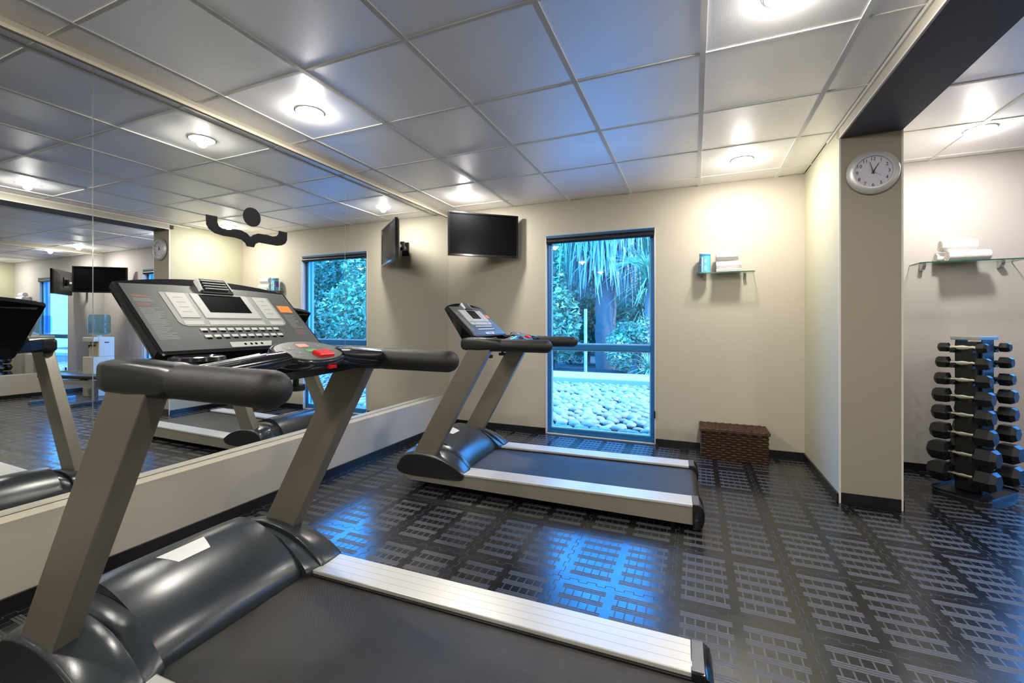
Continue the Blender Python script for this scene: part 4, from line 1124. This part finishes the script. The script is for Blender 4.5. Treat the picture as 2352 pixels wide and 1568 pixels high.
bh = thing('sky_screen_hedge', 'added dark hedge screening the bay window from the bright sky', 'hedge', (13.5, 10.4, GZ))  # added to hold back blue sky light entering by the bay window
cs = [((x * 0.9 - 6.3, R.uniform(-.2, .2), z), (0.8, 0.6, 0.8)) for x in range(0, 15) for z in (0.7, 1.9, 3.1)]
leaf_obj('foliage', M_LEAFD, bh, cs, 12000, 0.2, 16)
MB().span((-6.6, 0.0, 0), (6.6, 0.3, 3.6)).build('hedge_core', M_LEAFD, bh)

def make_palm():
    r = thing('palm_tree', 'palm tree with a skirt of pale hanging fronds behind the path', 'palm', (-2.26, 12.0, GZ))
    rn = random.Random(21)
    rings = []
    for k in range(14):
        z = 4.2 * k / 13; rad = 0.27 + 0.03 * (k % 2)
        rings.append([(rad * cos(2 * pi * i / 16), rad * sin(2 * pi * i / 16), z) for i in range(16)])
    MB().loft(rings).build('trunk', M_BARK, r, smooth=60)
    def strips(name, m_, n, z0, z1, rad0, rad1, ln0, ln1, w, out, fan=0.0):
        vs = []; fs = []
        for _ in range(n):
            a = rn.uniform(0, 2 * pi); z = rn.uniform(z0, z1); rad = rn.uniform(rad0, rad1); ln = rn.uniform(ln0, ln1)
            d = Vector((cos(a), sin(a), 0)); sd_ = Vector((-sin(a), cos(a), 0)); p = d * rad + Vector((0, 0, z)); prev = None
            f_ = rn.uniform(-fan, fan); o_ = out * rn.uniform(0.5, 1.3)
            for k in range(5):
                t = k / 4; q = p + d * (o_ * sin(pi * 0.5 * min(1, t * 1.6)) * ln * 0.5) + sd_ * f_ * t * ln + Vector((0, 0, -ln * t * t * 0.55 - ln * t * 0.4 + (0.12 if out > 0.5 else 0) * ln * sin(pi * t)))
                ww = w * (1 - t * 0.85); b = len(vs); vs += [q - sd_ * ww, q + sd_ * ww]
                if prev is not None: fs.append((prev, prev + 1, b + 1, b))
                prev = b
        me = bpy.data.meshes.new(name); me.from_pydata([tuple(v) for v in vs], [], fs); me.materials.append(m_)
        o = bpy.data.objects.new(name, me); C.objects.link(o); o.parent = r; return o
    strips('dry_skirt', M_FROND, 700, 2.7, 4.5, 0.30, 0.75, 0.6, 1.2, 0.050, 0.60, 0.28)
    strips('green_fronds', M_LEAF, 260, 3.9, 4.9, 0.3, 0.6, 1.1, 2.0, 0.035, 1.3, 0.25)
    for cx, cz, m_, sd_ in ((0.75, 2.75, M_LEAFL, 3), (-0.85, 3.5, M_LEAFL, 4), (0.2, 3.7, M_FROND, 6)):
        q = random.Random(sd_); vs = []; fs = []
        for _ in range(60):
            an = q.uniform(-0.6, 3.7); l = q.uniform(0.5, 0.8); d = Vector((cos(an), q.uniform(-.25, .25), sin(an) * 0.75 - 0.15)); pr_ = Vector((-d.z, 0, d.x)); prev = None
            for k in range(4):
                t = k / 3; p = Vector((cx, -0.75, cz)) + d * l * t + Vector((0, 0, -0.25 * l * t * t)); w = 0.022 * (1 - t * 0.9); b_ = len(vs); vs += [p - pr_ * w, p + pr_ * w]
                if prev is not None: fs.append((prev, prev + 1, b_ + 1, b_))
                prev = b_
        me = bpy.data.meshes.new('fan_frond'); me.from_pydata([tuple(v) for v in vs], [], fs); me.materials.append(m_)
        o = bpy.data.objects.new('fan_frond', me); C.objects.link(o); o.parent = r
    return r
make_palm()
def yucca(label, loc, h, n, ln, m_, seed):
    r = thing('spiky_plant', label, 'plant', loc, 0, 'spiky plants outside the window'); rn = random.Random(seed)
    MB().cyl((0, 0, 0), (0, 0, h), 0.07, 0.06, n=10).build('stem', M_BARK, r)
    vs = []; fs = []
    for _ in range(n):
        a = rn.uniform(0, 2 * pi); el = rn.uniform(-0.5, 1.35); d = Vector((cos(a) * cos(el), sin(a) * cos(el), sin(el))); sd_ = Vector((-sin(a), cos(a), 0))
        l = ln * rn.uniform(0.7, 1.1); prev = None; z0 = h * rn.uniform(0.75, 1.0)
        for k in range(5):
            t = k / 4; q = Vector((0, 0, z0)) + d * l * t + Vector((0, 0, -l * 0.35 * t * t)); ww = 0.022 * (1 - t) + 0.002; b = len(vs); vs += [q - sd_ * ww, q + sd_ * ww]
            if prev is not None: fs.append((prev, prev + 1, b + 1, b))
            prev = b
    me = bpy.data.meshes.new('blades'); me.from_pydata([tuple(v) for v in vs], [], fs); me.materials.append(m_)
    o = bpy.data.objects.new('blades', me); C.objects.link(o); o.parent = r
yucca('tall spiky plant at the right of the view through the window', (-1.05, 10.9, GZ), 2.6, 170, 1.1, M_LEAF, 31)
yucca('low spiky plant just behind the path at the right', (-0.92, 9.95, GZ), 0.25, 90, 0.75, M_LEAFL, 32)
yucca('spiky plant of middle height between the palm and the right edge of the window', (-1.35, 12.4, GZ), 1.7, 150, 1.1, M_LEAFD, 33)
o = MB().cyl((-2.44, 10.4, GZ), (-2.44, 10.4, 1.50), 0.040, n=14).build('garden_post', M_PATH)
tag(o, 'slim pale post left of the palm trunk', 'post')
